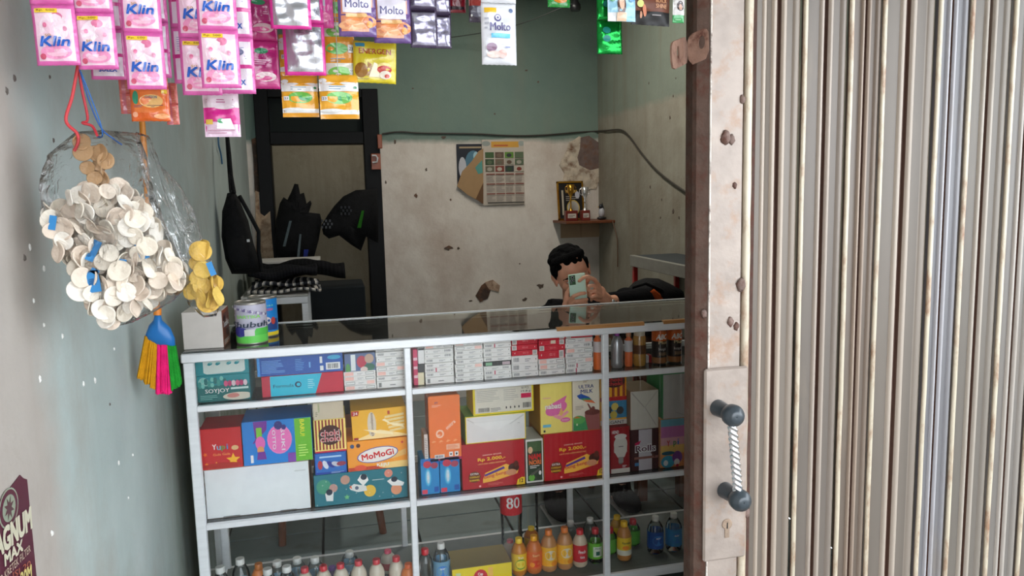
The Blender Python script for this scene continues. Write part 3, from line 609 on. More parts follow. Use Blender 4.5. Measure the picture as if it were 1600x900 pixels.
def f(P):
    P.rect(.755, 0, 1, 1, C(110, 190, 44)); P.poly([(0, .45), (0, 1), (.36, 1), (.35, .8), (.16, .5)], C(120, 50, 150)); P.poly([(.06, .3), (0, .5), (0, 1), (.16, 1), (.18, .6)], C(24, 130, 210))
    P.oval(.53, .55, .18, .34, C(240, 130, 190)); P.oval(.53, .55, .165, .31, C(238, 120, 184)); P.text('OTTO', .45, .55, .3, .07, WHITE, .05, rot=-pi/2); P.text('SUKI', .58, .55, .34, .08, WHITE, .05, rot=-pi/2)
    P.oval(.52, .88, .06, .1, C(50, 50, 120)); P.oval(.6, .83, .035, .06, C(60, 50, 130)); P.rect(.2, .62, .28, .86, C(130, 200, 60)); P.oval(.25, .5, .07, .16, C(236, 110, 180)); P.oval(.25, .34, .05, .09, C(230, 160, 90)); P.poly([(.19, .12), (.33, .12), (.31, .3), (.21, .3)], C(120, 50, 150))
    P.text('BARU!', .87, .78, .26, .1, C(240, 236, 60), .05, rot=-pi/2); P.lines(.8, .12, .95, .42, C(200, 236, 120), 5); P.rect(.64, 0, .755, .22, C(130, 70, 170)); P.rect(.1, .06, .14, .24, WHITE)
carton('sweets_box', 'blue and green sweets box with a large pink circle', (379, 488), 658, 728, top(wb), C(24, 130, 210), fn=f, depth=.15)
# note: box stands behind the corner of the white carton top
def f(P):
    P.rect(.02, .1, .98, .98, C(40, 110, 190))
    for i in range(5): P.oval(.16+.17*i, .45, .08, .22, [C(190, 60, 70), C(220, 225, 235), C(40, 60, 150), C(196, 200, 210), C(150, 60, 80)][i], rot=.4*i, n=9)
    P.rect(.15, .78, .85, .86, C(170, 210, 240)); P.lines(.5, .03, .95, .12, C(170, 200, 230), 2)
hb = carton('toy_sweets_box', 'small blue box printed with a row of figures under the striped box', (492, 542), 711, 746, top(asb), C(28, 70, 160), fn=f, depth=.15)
def f(P):
    for i in range(9): P.rect(.03+.107*i, .08, .03+.107*i+.052, 1, C(150, 40, 34))
    P.rect(0, 0, 1, .05, C(206, 30, 60)); P.oval(.5, .53, .37, .31, C(70, 34, 28)); P.text('choki', .5, .6, .6, .18, WHITE, .06); P.text('choki', .5, .42, .62, .18, WHITE, .06); P.text('choki', .5, .6, .58, .17, C(206, 40, 60), .01); P.text('choki', .5, .42, .6, .17, C(206, 40, 60), .01)
ch = carton('chocolate_paste_box', 'cream and brown striped box with dark round emblem, left bay', (491, 541), 658, 711, top(hb), C(250, 226, 130), fn=f, depth=.15)
carton('small_carton', 'plain tan little carton on top of the left striped box', (489, 537), 629, 657, top(ch), C(206, 192, 168), fn=lambda P: (P.text('GREEN', .18, .7, .3, .1, C(110, 150, 60), .02, rot=-pi/2), P.lines(.06, .2, .14, .5, C(120, 120, 90), 3)), depth=.12)
def f(P):
    for i, (a, c_) in enumerate(((.0, C(246, 196, 60)), (.0, C(250, 210, 90)))): pass
    P.rect(0, 0, 1, .12, C(200, 70, 40)); P.oval(.9, .1, .4, .12, C(246, 210, 130)); P.poly([(.72, .3), (.98, .42), (.98, .62), (.8, .5)], C(236, 190, 110)); P.oval(.5, .5, .35, .26, C(60, 80, 170), rot=.12); P.oval(.5, .5, .335, .235, WHITE, rot=.12); P.text('MoMoGi', .5, .5, .54, .2, C(206, 40, 40), .07, rot=.12)
    P.text('KEJU', .58, .13, .2, .14, WHITE, .05); P.oval(.08, .85, .035, .07, C(70, 90, 130)); P.oval(.18, .86, .035, .07, C(90, 50, 40)); P.star(.92, .85, .06, C(210, 60, 50)); P.oval(.2, .1, .1, .1, C(226, 90, 60))
mo = carton('corn_snack_box', 'orange snack box with white oval emblem and red lettering', (543, 637), 691, 739, top(asb), C(244, 160, 50), fn=f, depth=.16)
def f(P):
    P.poly([(.02, .0), (.5, .3), (1, .05), (1, 0)], C(250, 224, 160)); P.oval(.36, .5, .08, .42, C(214, 206, 190)); P.text('chocolatos', .36, .5, .44, .09, C(90, 50, 30), .03, rot=pi/2)
    for i in range(5): P.poly([(.6+.02*i, .74-.12*i), (.96, .8-.12*i), (.96, .72-.12*i), (.6+.02*i, .66-.12*i)], C(238, 214, 150))
    P.poly([(.2, .35), (.4, .2), (.75, .08), (.72, .18), (.42, .3)], C(252, 236, 190)); P.poly([(.55, .62), (.75, .4), (.95, .3), (.93, .42), (.7, .5), (.6, .66)], C(252, 236, 190)); P.poly([(0, .84), (0, 1), (.14, 1), (.12, .84)], C(180, 40, 40)); P.text('24', .07, .92, .08, .1, WHITE, .03); P.rect(.02, .02, .1, .1, C(160, 40, 50)); P.rect(.66, .8, .7, .92, C(190, 80, 50))
carton('wafer_roll_box', 'golden yellow wafer roll box, tilted on the orange box', (550, 636), 641, 689, top(mo)+.002, C(238, 182, 50), fn=f, depth=.15, tilt=rad(-1.0))
# ---- middle bay, middle shelf
def beng(P):
    P.text('HARGA SEGAR', .48, .74, .3, .028, C(250, 220, 200), .03, rot=.03); P.text('Rp 2.000,-', .47, .64, .44, .09, YEL, .06, rot=.03); P.text('UNTUNG LEBIH BANYAK!', .47, .55, .44, .03, C(250, 200, 120), .03, rot=.03)
    P.oval(.19, .27, .1, .13, C(110, 50, 20), n=9); P.text('EXTRA', .19, .34, .13, .045, WHITE, .05); P.text('COKELAT', .19, .27, .16, .04, YEL, .05); P.text('KARAMEL', .19, .2, .16, .04, YEL, .05)
    P.poly([(.32, .12), (.32, .2), (.36, .34), (.7, .5), (.9, .36), (.88, .26), (.5, .14)], C(246, 190, 70)); P.poly([(.34, .3), (.66, .45), (.68, .4), (.36, .26)], C(90, 60, 150)); P.text('beng-beng', .52, .27, .36, .1, C(206, 60, 60), .05, rot=.16)
    P.oval(.82, .4, .09, .1, C(70, 34, 24)); P.oval(.78, .3, .09, .07, C(214, 150, 110)); P.oval(.86, .48, .04, .07, C(96, 44, 30)); P.poly([(.86, 0), (.88, .12), (.95, .17), (1, .16), (1, 0)], YEL); P.text('12', .94, .09, .06, .08, C(40, 40, 40), .06); P.oval(.27, .06, .018, .022, C(250, 190, 190)); P.lines(.4, .06, .66, .12, C(226, 110, 100), 3)
BR = C(182, 24, 36)
bb1 = carton('chocolate_bar_box', 'dark red box with Rp 2.000 price, left of the seaweed pack', (722, 820), 697, 769.5, S2, BR, fn=beng, depth=.2)
bb2 = carton('chocolate_bar_box', 'dark red box with Rp 2.000 price, under the pale yellow wafer box', (850, 945), 681, 756, S2, BR, fn=beng, depth=.2, side=C(190, 120, 40))
def f(P):
    P.rect(.06, .04, .94, .96, C(44, 62, 44)); P.rect(.1, .72, .9, .95, C(70, 100, 60)); P.oval(.25, .76, .14, .08, C(226, 190, 150)); P.text('NAM', .5, .6, .7, .12, C(210, 40, 40), .1); P.text('NORI', .52, .47, .7, .1, C(226, 120, 60), .08); P.lines(.2, .34, .8, .42, WHITE, 2); P.oval(.3, .12, .2, .08, C(110, 180, 70), n=7); P.oval(.8, .22, .08, .05, WHITE); P.poly([(.2, .2), (.8, .34), (.8, .28), (.3, .16)], C(90, 90, 80))
carton('seaweed_pack', 'green and white seaweed snack pack between two dark red boxes', (822, 849), 690, 760, S2, C(220, 222, 214), fn=f, depth=.14)
def f(P):
    P.rect(.0, .82, 1, 1, C(30, 110, 190)); P.oval(.35, .84, .22, .1, C(200, 60, 80)); P.oval(.75, .8, .2, .09, C(170, 70, 90)); P.oval(.38, .48, .17, .25, C(70, 180, 220)); P.oval(.38, .48, .13, .21, C(120, 200, 226)); P.oval(.38, .48, .08, .17, C(200, 226, 236)); P.rect(.02, .02, .32, .14, C(226, 70, 90)); P.rect(.7, .05, .95, .2, C(30, 90, 170)); P.text('a', .38, .48, .1, .1, WHITE, .04)
carton('juice_pack', 'blue drink pack printed with red fruit, beside the first inner post', (658, 687), 722, 780, S2, C(36, 140, 200), fn=f, depth=.09)
carton('juice_pack', 'blue drink pack printed with red fruit, touching the left dark red box', (688, 719), 721, 778, S2, C(36, 140, 200), fn=f, depth=.09)
def f(P): P.lines(.1, .1, .9, .9, C(120, 110, 100), 12, .3)
carton('slim_box', 'narrow white upright box left of the orange noodle sack', (663, 669), 677, 720, S2+.115, C(216, 210, 204), fn=f, depth=.08)
# orange instant noodle carton wrapped in film
def f(P):
    P.rect(0, 0, 1, .04, C(190, 30, 100)); P.text('mitra', .68, .55, .36, .055, C(252, 226, 200), .04, rot=.7); P.oval(.33, .42, .13, .065, C(252, 210, 180)); P.oval(.33, .42, .08, .04, ORG); P.rect(.22, .395, .34, .41, C(252, 210, 180)); P.text('PT', .25, .9, .1, .03, C(90, 60, 120), .03); P.lines(.1, .84, .4, .88, C(250, 200, 170), 2)
    P.rect(.14, .04, .45, .1, WHITE); P.bars(.16, .05, .43, .09, C(60, 60, 90), 14); P.rect(.6, .06, .72, .13, WHITE); P.rect(.78, .06, .9, .13, WHITE); P.oval(.66, .095, .03, .012, BLACK); P.oval(.84, .095, .03, .02, BLACK, n=6); P.rect(.52, .17, .95, .25, C(246, 196, 160)); P.lines(.55, .18, .92, .245, C(226, 120, 70), 4)
    for i in range(4): P.poly([(.05+.23*i, .3), (.12+.23*i, .33), (.2+.23*i, .31), (.1+.23*i, .29)], C(248, 170, 110))
nb = carton('noodle_sack', 'orange plastic noodle sack standing on the two blue drink packs', (670, 720), 612, 717, S2+.1105, ORG, fn=f, depth=.1, mt=M_foil, bev=.006, cat='pack')
def f(P):
    P.rect(.03, .06, .97, .93, C(216, 210, 196)); P.lines(.06, .45, .46, .86, C(170, 168, 160), 7, .3); P.lines(.5, .45, .76, .86, C(176, 172, 164), 6, .3); P.rect(.79, .48, .96, .64, C(206, 20, 80)); P.bars(.08, .1, .26, .24, BLACK, 16); P.lines(.28, .1, .46, .24, C(120, 120, 120), 3); P.bars(.82, .14, .96, .32, C(50, 50, 50), 10); P.text('60 PCS', .86, .84, .12, .08, C(60, 60, 60), .02); P.text('19.8 g', .87, .71, .16, .08, C(60, 60, 60), .03)
    for i in range(4): P.oval(.54+.07*i, .2, .012, .05, C(60, 60, 60), n=6)
# envelope-end white carton and the yellow framed box stand on the left red box
def envelope(P):
    P.rect(.015, .03, .985, .97, C(226, 226, 224)); P.poly([(.02, .9), (.24, .62), (.26, .6), (.04, .92)], C(196, 196, 194)); P.poly([(.24, .6), (.4, .56), (.42, .58), (.26, .63)], C(180, 182, 180)); P.poly([(.96, .94), (.72, .62), (.74, .6), (.98, .9)], C(206, 206, 204)); P.lines(.86, .62, .92, .66, C(160, 160, 160), 1)
we = carton('folded_end_box', 'white box end with diagonal folds, yellow and green edges', (727, 822), 652, 696, top(bb1), C(236, 206, 50), fn=envelope, depth=.14, side=C(120, 170, 60))
b = MB(); b.prism([(-.07, .066), (-.03, .044), (.01, .042), (.062, .068), (.068, .072), (-.075, .072)], -.0016, -.0004, C(232, 232, 230)); fl_ = b.build('folded_flap', M_board, we)
carton('yellow_frame_box', 'yellow edged box back side out with barcode and crimson block', (739, 834), 604, 651.5, top(we), C(226, 206, 30), fn=f, depth=.13)
def f(P):
    P.oval(.5, .45, .36, .12, C(226, 110, 176), rot=.35); P.poly([(.16, .4), (.2, .5), (.84, .68), (.7, .45), (.45, .37), (.2, .36)], C(226, 110, 176)); P.text('nabati', .4, .5, .5, .09, WHITE, .07); P.text('richeese', .2, .66, .24, .03, C(236, 140, 190), .03); P.poly([(.4, .3), (.6, .24), (.9, .36), (.85, .4), (.6, .32), (.45, .34)], C(240, 160, 180)); P.poly([(.58, .36), (.66, .3), (.72, .36), (.66, .46)], C(236, 190, 110)); P.oval(.78, .23, .16, .045, C(226, 110, 176)); P.text('keju', .78, .23, .2, .03, WHITE, .03); P.rect(.06, .12, .32, .17, C(110, 190, 220)); P.rect(.08, .03, .14, .07, C(60, 60, 60))
carton('wafer_box', 'pale yellow wafer box with a pink leaf emblem', (844, 894), 596, 684, top(bb2), C(240, 224, 120), fn=f, depth=.16, side=C(206, 150, 60))
def f(P):
    P.rect(0, 0, 1, .24, C(60, 150, 90)); P.oval(.2, .2, .25, .08, C(90, 170, 90)); P.oval(.8, .22, .25, .06, C(70, 160, 100)); P.text('ULTRA', .5, .82, .56, .065, NAVY, .05); P.text('MILK', .52, .73, .46, .07, NAVY, .05); P.lines(.38, .9, .6, .95, C(170, 140, 110), 2)
    P.poly([(.14, .66), (.3, .69), (.6, .62), (.72, .55), (.4, .56), (.22, .6)], C(30, 80, 170)); P.poly([(.28, .6), (.6, .6), (.8, .52), (.4, .55)], C(60, 150, 100)); P.poly([(.36, .575), (.7, .56), (.85, .49), (.5, .53)], C(226, 110, 60))
    P.poly([(.55, .0), (.42, .3), (1, .34), (1, .0)], C(150, 84, 80)); P.oval(.72, .33, .3, .055, C(110, 50, 44)); P.poly([(.52, .5), (.57, .5), (.74, .36), (.66, .34)], C(120, 60, 50)); P.oval(.75, .4, .07, .04, C(120, 60, 50)); P.rect(.1, .1, .16, .14, C(200, 220, 180)); P.poly([(0, .24), (.12, .28), (.3, .24)], C(200, 120, 60)); P.lines(.08, .4, .4, .48, C(170, 160, 150), 3)
carton('milk_carton', 'cream milk carton with a chocolate drink picture', (895, 937), 594, 680.5, top(bb2), C(226, 218, 200), fn=f, depth=.12)
# ---- right bay, middle shelf
def f(P):
    P.text('HEND', .25, .9, .36, .07, WHITE, .04); P.oval(.52, .62, .36, .2, C(206, 202, 192)); P.rect(.17, .45, .86, .7, C(206, 202, 192)); P.poly([(.2, .46), (.84, .46), (.72, .34), (.36, .34)], C(206, 202, 192)); P.oval(.52, .8, .33, .06, C(216, 212, 204)); P.rect(.4, .22, .66, .35, C(150, 146, 140)); P.rect(.44, .19, .6, .22, C(110, 104, 100)); P.rect(.4, .57, .66, .59, C(120, 110, 110)); P.rect(0, 0, 1, .1, C(214, 206, 196)); P.lines(.6, .12, .85, .18, WHITE, 2)
lb = carton('light_bulb_box', 'red light bulb box with white bulb picture', (954, 984), 671, 745, S2, C(150, 14, 26), fn=f, depth=.12)
def f(P):
    for i in range(5): P.rect(.05+.2*i, .56, .15+.2*i, 1, C(150, 60, 30))
    P.oval(.55, .86, .4, .12, C(60, 26, 20)); P.text('choki', .56, .9, .56, .07, C(206, 60, 60), .07); P.text('choki', .56, .82, .56, .07, C(206, 60, 60), .07); P.rect(0, .48, 1, .56, C(190, 40, 40)); P.rect(.08, .13, 1, .48, C(60, 130, 170))
    for u, v, c in ((.3, .3, C(40, 50, 60)), (.55, .36, C(210, 190, 90)), (.75, .28, C(60, 60, 60)), (.5, .2, C(190, 170, 70))): P.oval(u, v, .14, .08, c, n=9)
    P.rect(0, 0, 1, .1, C(206, 200, 190)); P.text('ORGANT', .5, .05, .8, .06, C(40, 40, 50), .04)
carton('chocolate_paste_box', 'tall yellow striped box behind the second inner post', (937, 979), 588, 669, top(lb), C(240, 170, 40), Y=FY+.03, fn=f, depth=.11)
def f(P):
    P.rect(.27, 0, .76, 1, C(200, 194, 200)); P.text('Rolls', .52, .54, .74, .17, WHITE, .14); P.text('Rolls', .52, .54, .72, .15, C(80, 30, 60), .05); P.poly([(.12, .68), (.35, .74), (.3, .66), (.14, .62)], C(196, 30, 80)); P.rect(.1, .28, 1, .34, C(140, 90, 80)); P.rect(.12, .12, .27, .2, C(70, 130, 180)); P.poly([(.7, .42), (.85, .3), (.9, .32), (.74, .44)], C(90, 50, 44))
rl = carton('wafer_roll_box', 'dark brown wafer roll box with pale vertical stripe', (986, 1029), 673, 739, S2, C(64, 24, 26), fn=f, depth=.12)
def env2(P): P.poly([(.02, .96), (.48, .56), (.5, .58), (.06, .98)], C(176, 170, 160)); P.poly([(.98, .96), (.52, .56), (.5, .58), (.94, .98)], C(190, 184, 174)); P.poly([(.5, .56), (.9, .06), (.94, .06), (.53, .57)], C(180, 174, 164)); P.poly([(.5, .56), (.44, .48), (.5, .4), (.52, .5)], C(206, 202, 194))
crb = carton('folded_end_box', 'cream box end with crossed folds above the dark brown box', (985, 1029), 611, 673, top(rl), C(206, 202, 190), fn=env2, depth=.14, side=C(150, 120, 96))
def f(P):
    P.rect(0, .85, 1, 1, C(110, 170, 190)); P.rect(0, .62, 1, .85, C(196, 120, 176)); P.rect(0, .46, 1, .62, C(226, 170, 180)); P.rect(0, .28, 1, .46, C(240, 200, 110)); P.text('Y', .32, .5, .13, .12, C(206, 60, 50), .05); P.text('p', .6, .48, .12, .12, C(60, 150, 80), .05); P.text('i', .74, .52, .05, .12, C(60, 120, 200), .05)
    P.oval(.3, .12, .3, .13, C(60, 160, 190)); P.oval(.7, .2, .22, .13, C(120, 60, 150)); P.oval(.68, .1, .12, .07, C(226, 226, 226)); P.oval(.7, .03, .06, .03, C(200, 40, 60)); P.oval(.3, .3, .28, .04, C(30, 90, 110)); P.oval(.2, .1, .1, .06, C(220, 226, 226))
yp = carton('sweets_box', 'pastel rainbow sweets box in the right bay', (1032, 1069), 657, 735, S2, C(226, 150, 90), fn=f, depth=.12)
def env3(P): P.poly([(.52, .12), (.96, .02), (.98, .04), (.5, .14)], C(170, 168, 164)); P.rect(0, 0, .02, 1, C(60, 150, 90))
carton('folded_end_box', 'tall pale box with green side in the right bay', (1035, 1075), 585, 656.5, top(yp), C(190, 188, 184), fn=env3, depth=.14, side=C(60, 150, 90))
carton('red_box', 'plain red box half hidden behind the gate post', (1070, 1096), 665, 732, S2, C(196, 36, 40), depth=.12)
# ---- bottles ------------------------------------------------------
def cylwarp(R, z0=0): return lambda x, z, off: ((R+off)*sin(x/R), -(R+off)*cos(x/R), z+z0)
def bottle(px, pcap, zb, Rr, H, body, cap, lab=None, labz=(.25, .6), label='', m=None, Y=None, fn=None, capR=None, group=None, shape='soda', name='drink_bottle', liquid=None, cat='bottle', neck=None):
    Y = Y or CY+.09
    x = aY(px, pcap, Y).x
    if pcap is not None and H is None: H = aY(px, pcap-5, Y).z-zb
    e = empty(name, (x, Y, zb), label, cat, group)
    cr = capR or Rr*.42; capz = H-.018
    if shape == 'soda': pr = [(Rr*.8, 0), (Rr*.98, .006), (Rr, .02), (Rr*.96, H*.3), (Rr, H*.36), (Rr, H*.62), (Rr*.9, H*.72), (Rr*.62, H*.83), (cr*.86, H*.89), (cr*.84, capz)]
    elif shape == 'jar': pr = [(Rr*.85, 0), (Rr, .008), (Rr, H*.3), (Rr*.94, H*.5), (Rr, H*.75), (Rr*.9, capz)]
    elif shape == 'spray': pr = [(Rr*.9, 0), (Rr, .006), (Rr, H*.68), (Rr*.85, H*.76), (Rr*.5, H*.82), (Rr*.4, capz)]
    bb = MB(); bb.lathe(pr, n=18, col=body); bb.build('body', m or M_plastic, e)
    if liquid:
        lp_ = [(max(r_-.0015, .001), z+.001) for r_, z in pr[:-2]]; bb = MB(); bb.lathe(lp_, n=16, col=liquid); bb.build('drink', M_plastic, e)
    bb = MB(); bb.lathe([(cr, capz-.002), (cr*1.02, capz+.002), (cr, H-.001), (cr*.9, H)], n=18, col=cap); bb.build('cap', M_plastic, e)
    if lab:
        P = Print(2*pi*Rr*1.0, (labz[1]-labz[0])*H, warp=cylwarp(Rr+.0006, labz[0]*H), sub=24); P.rect(0, 0, 1, 1, lab)
        if fn: fn(P)
        P.build(e, 'label_band')
    return e
# bottom shelf, left bay: caps seen just above the frame
WC = C(226, 226, 220); RC = C(206, 50, 60)
G = 'bottles standing on the bottom shelf'
lowL = [(344, 890, WC, 'w', 2.49), (375, 877, WC, 'w', 2.57), (404, 885, C(206, 120, 50), 'o', 2.56), (418, 893, WC, 'w', 2.50), (433, 881, WC, 'w', 2.60), (448, 889, WC, 'w', 2.50), (464, 876, WC, 'w', 2.64), (492, 875, WC, 'w', 2.60), (476, 891, RC, 'm', 2.49), (505, 888, RC, 'm', 2.49), (519, 890, C(110, 60, 150), 'p', 2.57), (532, 885, RC, 'm', 2.50), (546, 866, WC, 'w', 2.68), (560, 880, RC, 'm', 2.50), (588, 878, RC, 'm', 2.50), (606, 864, C(226, 80, 110), 'm', 2.64), (619, 874, RC, 'm', 2.50), (638, 885, C(240, 110, 40), 'o', 2.47)]
kinds = {'w': (M_pet, C(220, 226, 226), None, 'clear water bottle with white cap'), 'm': (None, C(206, 196, 176), None, 'milky drink bottle with red cap'), 'o': (None, C(226, 130, 60), None, 'orange drink bottle with orange cap'), 'p': (None, C(90, 60, 110), None, 'purple capped drink bottle')}
nW = 0; nM = 0; nO = 0; wseq = ['leftmost', 'second', 'third', 'fourth', 'fifth', 'sixth', 'seventh', 'rightmost']
for px, py, cc, kd, Y in sorted(lowL):
    m_, body, _, lab = kinds[kd]
    if kd == 'w': lb_ = f'{lab}, {wseq[nW]} white cap of the left bay'; nW += 1
    elif kd == 'm': lb_ = f'{"milky drink bottle with pink-red cap, set back," if py == 864 else lab+","} {["leftmost","second","third","fourth","fifth","sixth","rightmost"][nM]} red cap of the left bay'; nM += 1
    elif kd == 'o': lb_ = lab + (' among white caps, far left' if nO == 0 else ' right beside the first inner post'); nO += 1
    else: lb_ = 'purple capped drink bottle between red caps in the left bay'
    H = aY(px, py-5, Y).z-SB
    bottle(px, py, SB, .026 if kd != 'w' else .029, H, body, cc, C(190, 60, 60) if kd == 'm' else (C(150, 180, 200) if kd == 'w' else None), (.2, .5), lb_, m=m_, Y=Y, capR=.0125 if kd != 'w' else .0145, group=G, liquid=None)
def lemon(P): P.oval(.5, .4, .12, .3, C(70, 160, 60)); P.oval(.5, .4, .09, .24, C(240, 220, 80)); P.text('Teh', .5, .8, .12, .12, WHITE, .04)
def orange(P): P.text('Sari', .5, .8, .14, .14, C(250, 220, 160), .04); P.oval(.5, .3, .1, .2, C(226, 70, 40)); P.oval(.42, .25, .05, .14, C(250, 160, 60))
def juice(P): P.oval(.5, .58, .12, .26, C(226, 214, 190)); P.lines(.44, .46, .56, .7, C(120, 100, 80), 4); P.oval(.42, .16, .07, .14, C(250, 180, 50)); P.oval(.57, .14, .07, .14, C(240, 150, 40))
def redl(P): P.text('Fresh', .5, .62, .16, .2, WHITE, .05); P.text('tea', .5, .3, .1, .14, WHITE, .04)
def grn(P): P.rect(.4, .15, .6, .8, C(206, 220, 200)); P.text('Aloe', .5, .7, .12, .1, C(30, 90, 60), .04); P.rect(.46, .25, .54, .5, C(40, 100, 80))
def yel(P): P.text('Floridina', .5, .72, .2, .12, C(60, 70, 40), .04); P.rect(0, 0, 1, .3, C(226, 226, 206)); P.oval(.48, .45, .08, .12, C(250, 150, 40))
def wat(P): P.oval(.5, .5, .12, .3, C(60, 130, 210)); P.text('air', .5, .66, .1, .12, WHITE, .04); P.poly([(.3, .1), (.5, .34), (.7, .1)], C(200, 226, 240))
lowM = [(664, 863, RC, M_pet, C(210, 205, 200), None, None, 2.50, 'clear bottle with red cap, leftmost of the middle bay', .026, 'soda'),
 (689, 854, WC, M_pet, C(180, 200, 210), C(110, 160, 190), wat, 2.50, 'water bottle with white cap and pale blue label', .029, 'soda'),
 (797, 849, C(226, 110, 120), None, C(206, 190, 170), None, None, 2.62, 'bottle with faded pink cap behind the lemon tea', .026, 'soda'),
 (810.5, 846, YEL, None, C(206, 130, 40), C(240, 200, 50), lemon, 2.50, 'yellow labelled lemon tea bottle, front left of juice row', .027, 'soda'),
 (830, 829, YEL, None, C(200, 120, 40), C(240, 190, 60), None, 2.66, 'yellow capped juice bottle at the back of the juice row', .027, 'soda'),
 (834, 842, C(250, 180, 40), None, C(214, 120, 60), C(226, 110, 60), orange, 2.50, 'orange labelled juice bottle with yellow cap', .0275, 'soda'),
 (857, 833, C(230, 130, 60), None, C(196, 140, 90), C(246, 190, 60), juice, 2.50, 'amber juice bottle with orange cap, left of its twin', .0285, 'soda'),
 (882, 829, C(230, 130, 60), None, C(196, 140, 90), C(246, 190, 60), juice, 2.50, 'amber juice bottle with orange cap beside the red labelled bottle', .0285, 'soda'),
 (906, 832.5, C(214, 40, 50), None, C(214, 196, 170), C(206, 50, 60), redl, 2.50, 'cream drink bottle with red cap and red label', .026, 'soda'),
 (891.6, 820, WC, M_pet, C(200, 200, 200), None, None, 2.66, 'clear water bottle with white cap behind the amber juices', .028, 'soda'),
 (922, 815, WC, M_pet, C(200, 200, 200), None, None, 2.64, 'tall clear water bottle with white cap near the second inner post', .028, 'soda'),
 (930, 831, RC, M_pet, C(120, 170, 110), C(110, 190, 60), grn, 2.51, 'red capped bottle with lime green label', .027, 'soda'),
 (953, 830, RC, M_pet, C(120, 170, 110), C(100, 180, 60), None, 2.56, 'green labelled bottle hidden behind the second inner post', .026, 'soda'),
 (964, 811, C(236, 190, 30), None, C(190, 140, 40), C(236, 200, 40), None, 2.63, 'yellow capped drink bottle at the back of the right bay', .025, 'soda'),
 (975, 820, C(240, 190, 30), None, C(196, 130, 60), C(240, 206, 50), yel, 2.50, 'yellow labelled orange drink bottle at the front of the right bay', .026, 'soda'),
 (989, 817, RC, M_pet, C(120, 160, 110), C(90, 170, 60), None, 2.60, 'green labelled bottle with red cap behind the yellow drink', .026, 'soda'),
 (1024, 812, WC, M_pet, C(190, 200, 210), C(30, 80, 160), wat, 2.52, 'water bottle with dark blue label, leftmost of three', .030, 'soda'),
 (1052.6, 807, WC, M_pet, C(190, 200, 210), C(60, 140, 200), wat, 2.52, 'water bottle with light blue label, middle of three', .030, 'soda'),
 (1083, 802.5, WC, M_pet, C(190, 200, 210), C(30, 80, 170), wat, 2.52, 'water bottle with blue label touching the gate post', .030, 'soda')]
for px, py, cc, m_, body, lab, fn_, Y, lb_, Rr, sh in lowM:
    H = aY(px, py-6, Y).z-SB
    bottle(px, py, SB, Rr, H, body, cc, lab, (.16, .62) if m_ is None or lab is None or fn_ is wat or fn_ is grn else (.1, .62), lb_, m=m_, Y=Y, capR=.0125, fn=fn_, group=G)
# two large bottles with red labels at the back
for px, pyl, Y, lb_, tx in ((797, 790, 2.70, 'large clear bottle with red label behind the juice row, nearer', '80'), (823, 782, 2.79, 'large clear bottle with red label, further back', 'sips')):
    e = bottle(px, 730, SB, .041, .325, C(220, 225, 225), C(180, 120, 150), C(206, 34, 44), (.44, .74) if px < 800 else (.62, .86), lb_, m=M_pet, Y=Y, capR=.015, fn=lambda P: P.text(tx, .5, .5, .2, .45, WHITE, .04), name='large_bottle')
def f(P): P.oval(.47, .45, .12, .4, C(206, 40, 60), n=16); P.text('Cup', .47, .6, .08, .2, WHITE, .05); P.rect(.6, .3, .68, .9, C(240, 190, 90)); P.rect(.06, .3, .14, .8, C(200, 214, 160))
carton('yellow_box', 'bright yellow box with red emblem lying on the bottom shelf', (706, 800), 874, 915, SB, C(232, 210, 30), fn=f, depth=.14, side=C(150, 130, 70), zh=.075)
# top shelf, right bay
bottle(964, 522, S1, .0215, .128, C(176, 178, 182), C(150, 50, 150), None, (0, 1), 'silver spray bottle with purple cap', m=mat('silver_bottle', .3, metal=.7), Y=CY+.075, capR=.008, shape='soda')
bottle(933.5, 524, S1, .0155, .138, C(226, 110, 50), C(226, 150, 100), C(206, 196, 196), (.45, .72), 'orange spray bottle right of the red and white packs', Y=CY+.07, capR=.009, shape='spray')
bottle(982, 522, S1, .014, .125, C(226, 110, 60), C(206, 140, 100), C(200, 196, 200), (.42, .74), 'orange and white tube between silver bottle and gold jar', Y=CY+.08, capR=.009, shape='spray')
M_gj = mat('amber_glass_jar', .12, spec=.8, coat=.6)
bottle(999, 524, S1, .023, .125, C(176, 130, 60), C(206, 196, 176), C(96, 56, 24), (.35, .6), 'waisted gold glass jar with cream cap', m=M_gj, Y=CY+.08, capR=.019, shape='jar', name='glass_jar', cat='jar')
def coffee(P): P.rect(0, 0, 1, .18, C(150, 96, 50)); P.rect(0, .7, 1, 1, C(214, 100, 30)); P.text('ABC', .5, .84, .24, .16, WHITE, .07, skew=.2); P.text('Plus', .52, .66, .2, .1, C(226, 200, 150), .05); P.text('kopi', .5, .44, .16, .12, C(190, 190, 190), .03); P.text('susu', .52, .3, .18, .1, C(160, 130, 100), .03)
for px, lb_ in ((1030, 'black and orange coffee cup, left one'), (1054, 'black and orange coffee cup, right one')):
    bottle(px, 520, S1, .0255, .13, C(40, 24, 16), C(206, 100, 36), C(34, 22, 18), (.04, .9), lb_, Y=CY+.085, capR=.023, shape='jar', fn=coffee, name='coffee_cup', cat='cup', group='coffee cups in the right bay')
bottle(1080, 520, S1, .018, .13, C(226, 100, 40), C(206, 200, 190), None, (0, 1), 'plain orange tube cut by the gate post', Y=CY+.06, capR=.012, shape='spray')
for px, cc, lb_ in ((1011, C(196, 190, 190), 'tiny pale trinket box between gold jar and coffee cup'), (1017, C(150, 30, 30), 'tiny dark red trinket box beside the coffee cup')):
    carton('tiny_box', lb_, (px-3, px+3), 560, 572, S1, cc, depth=.03, Y=CY+.1)
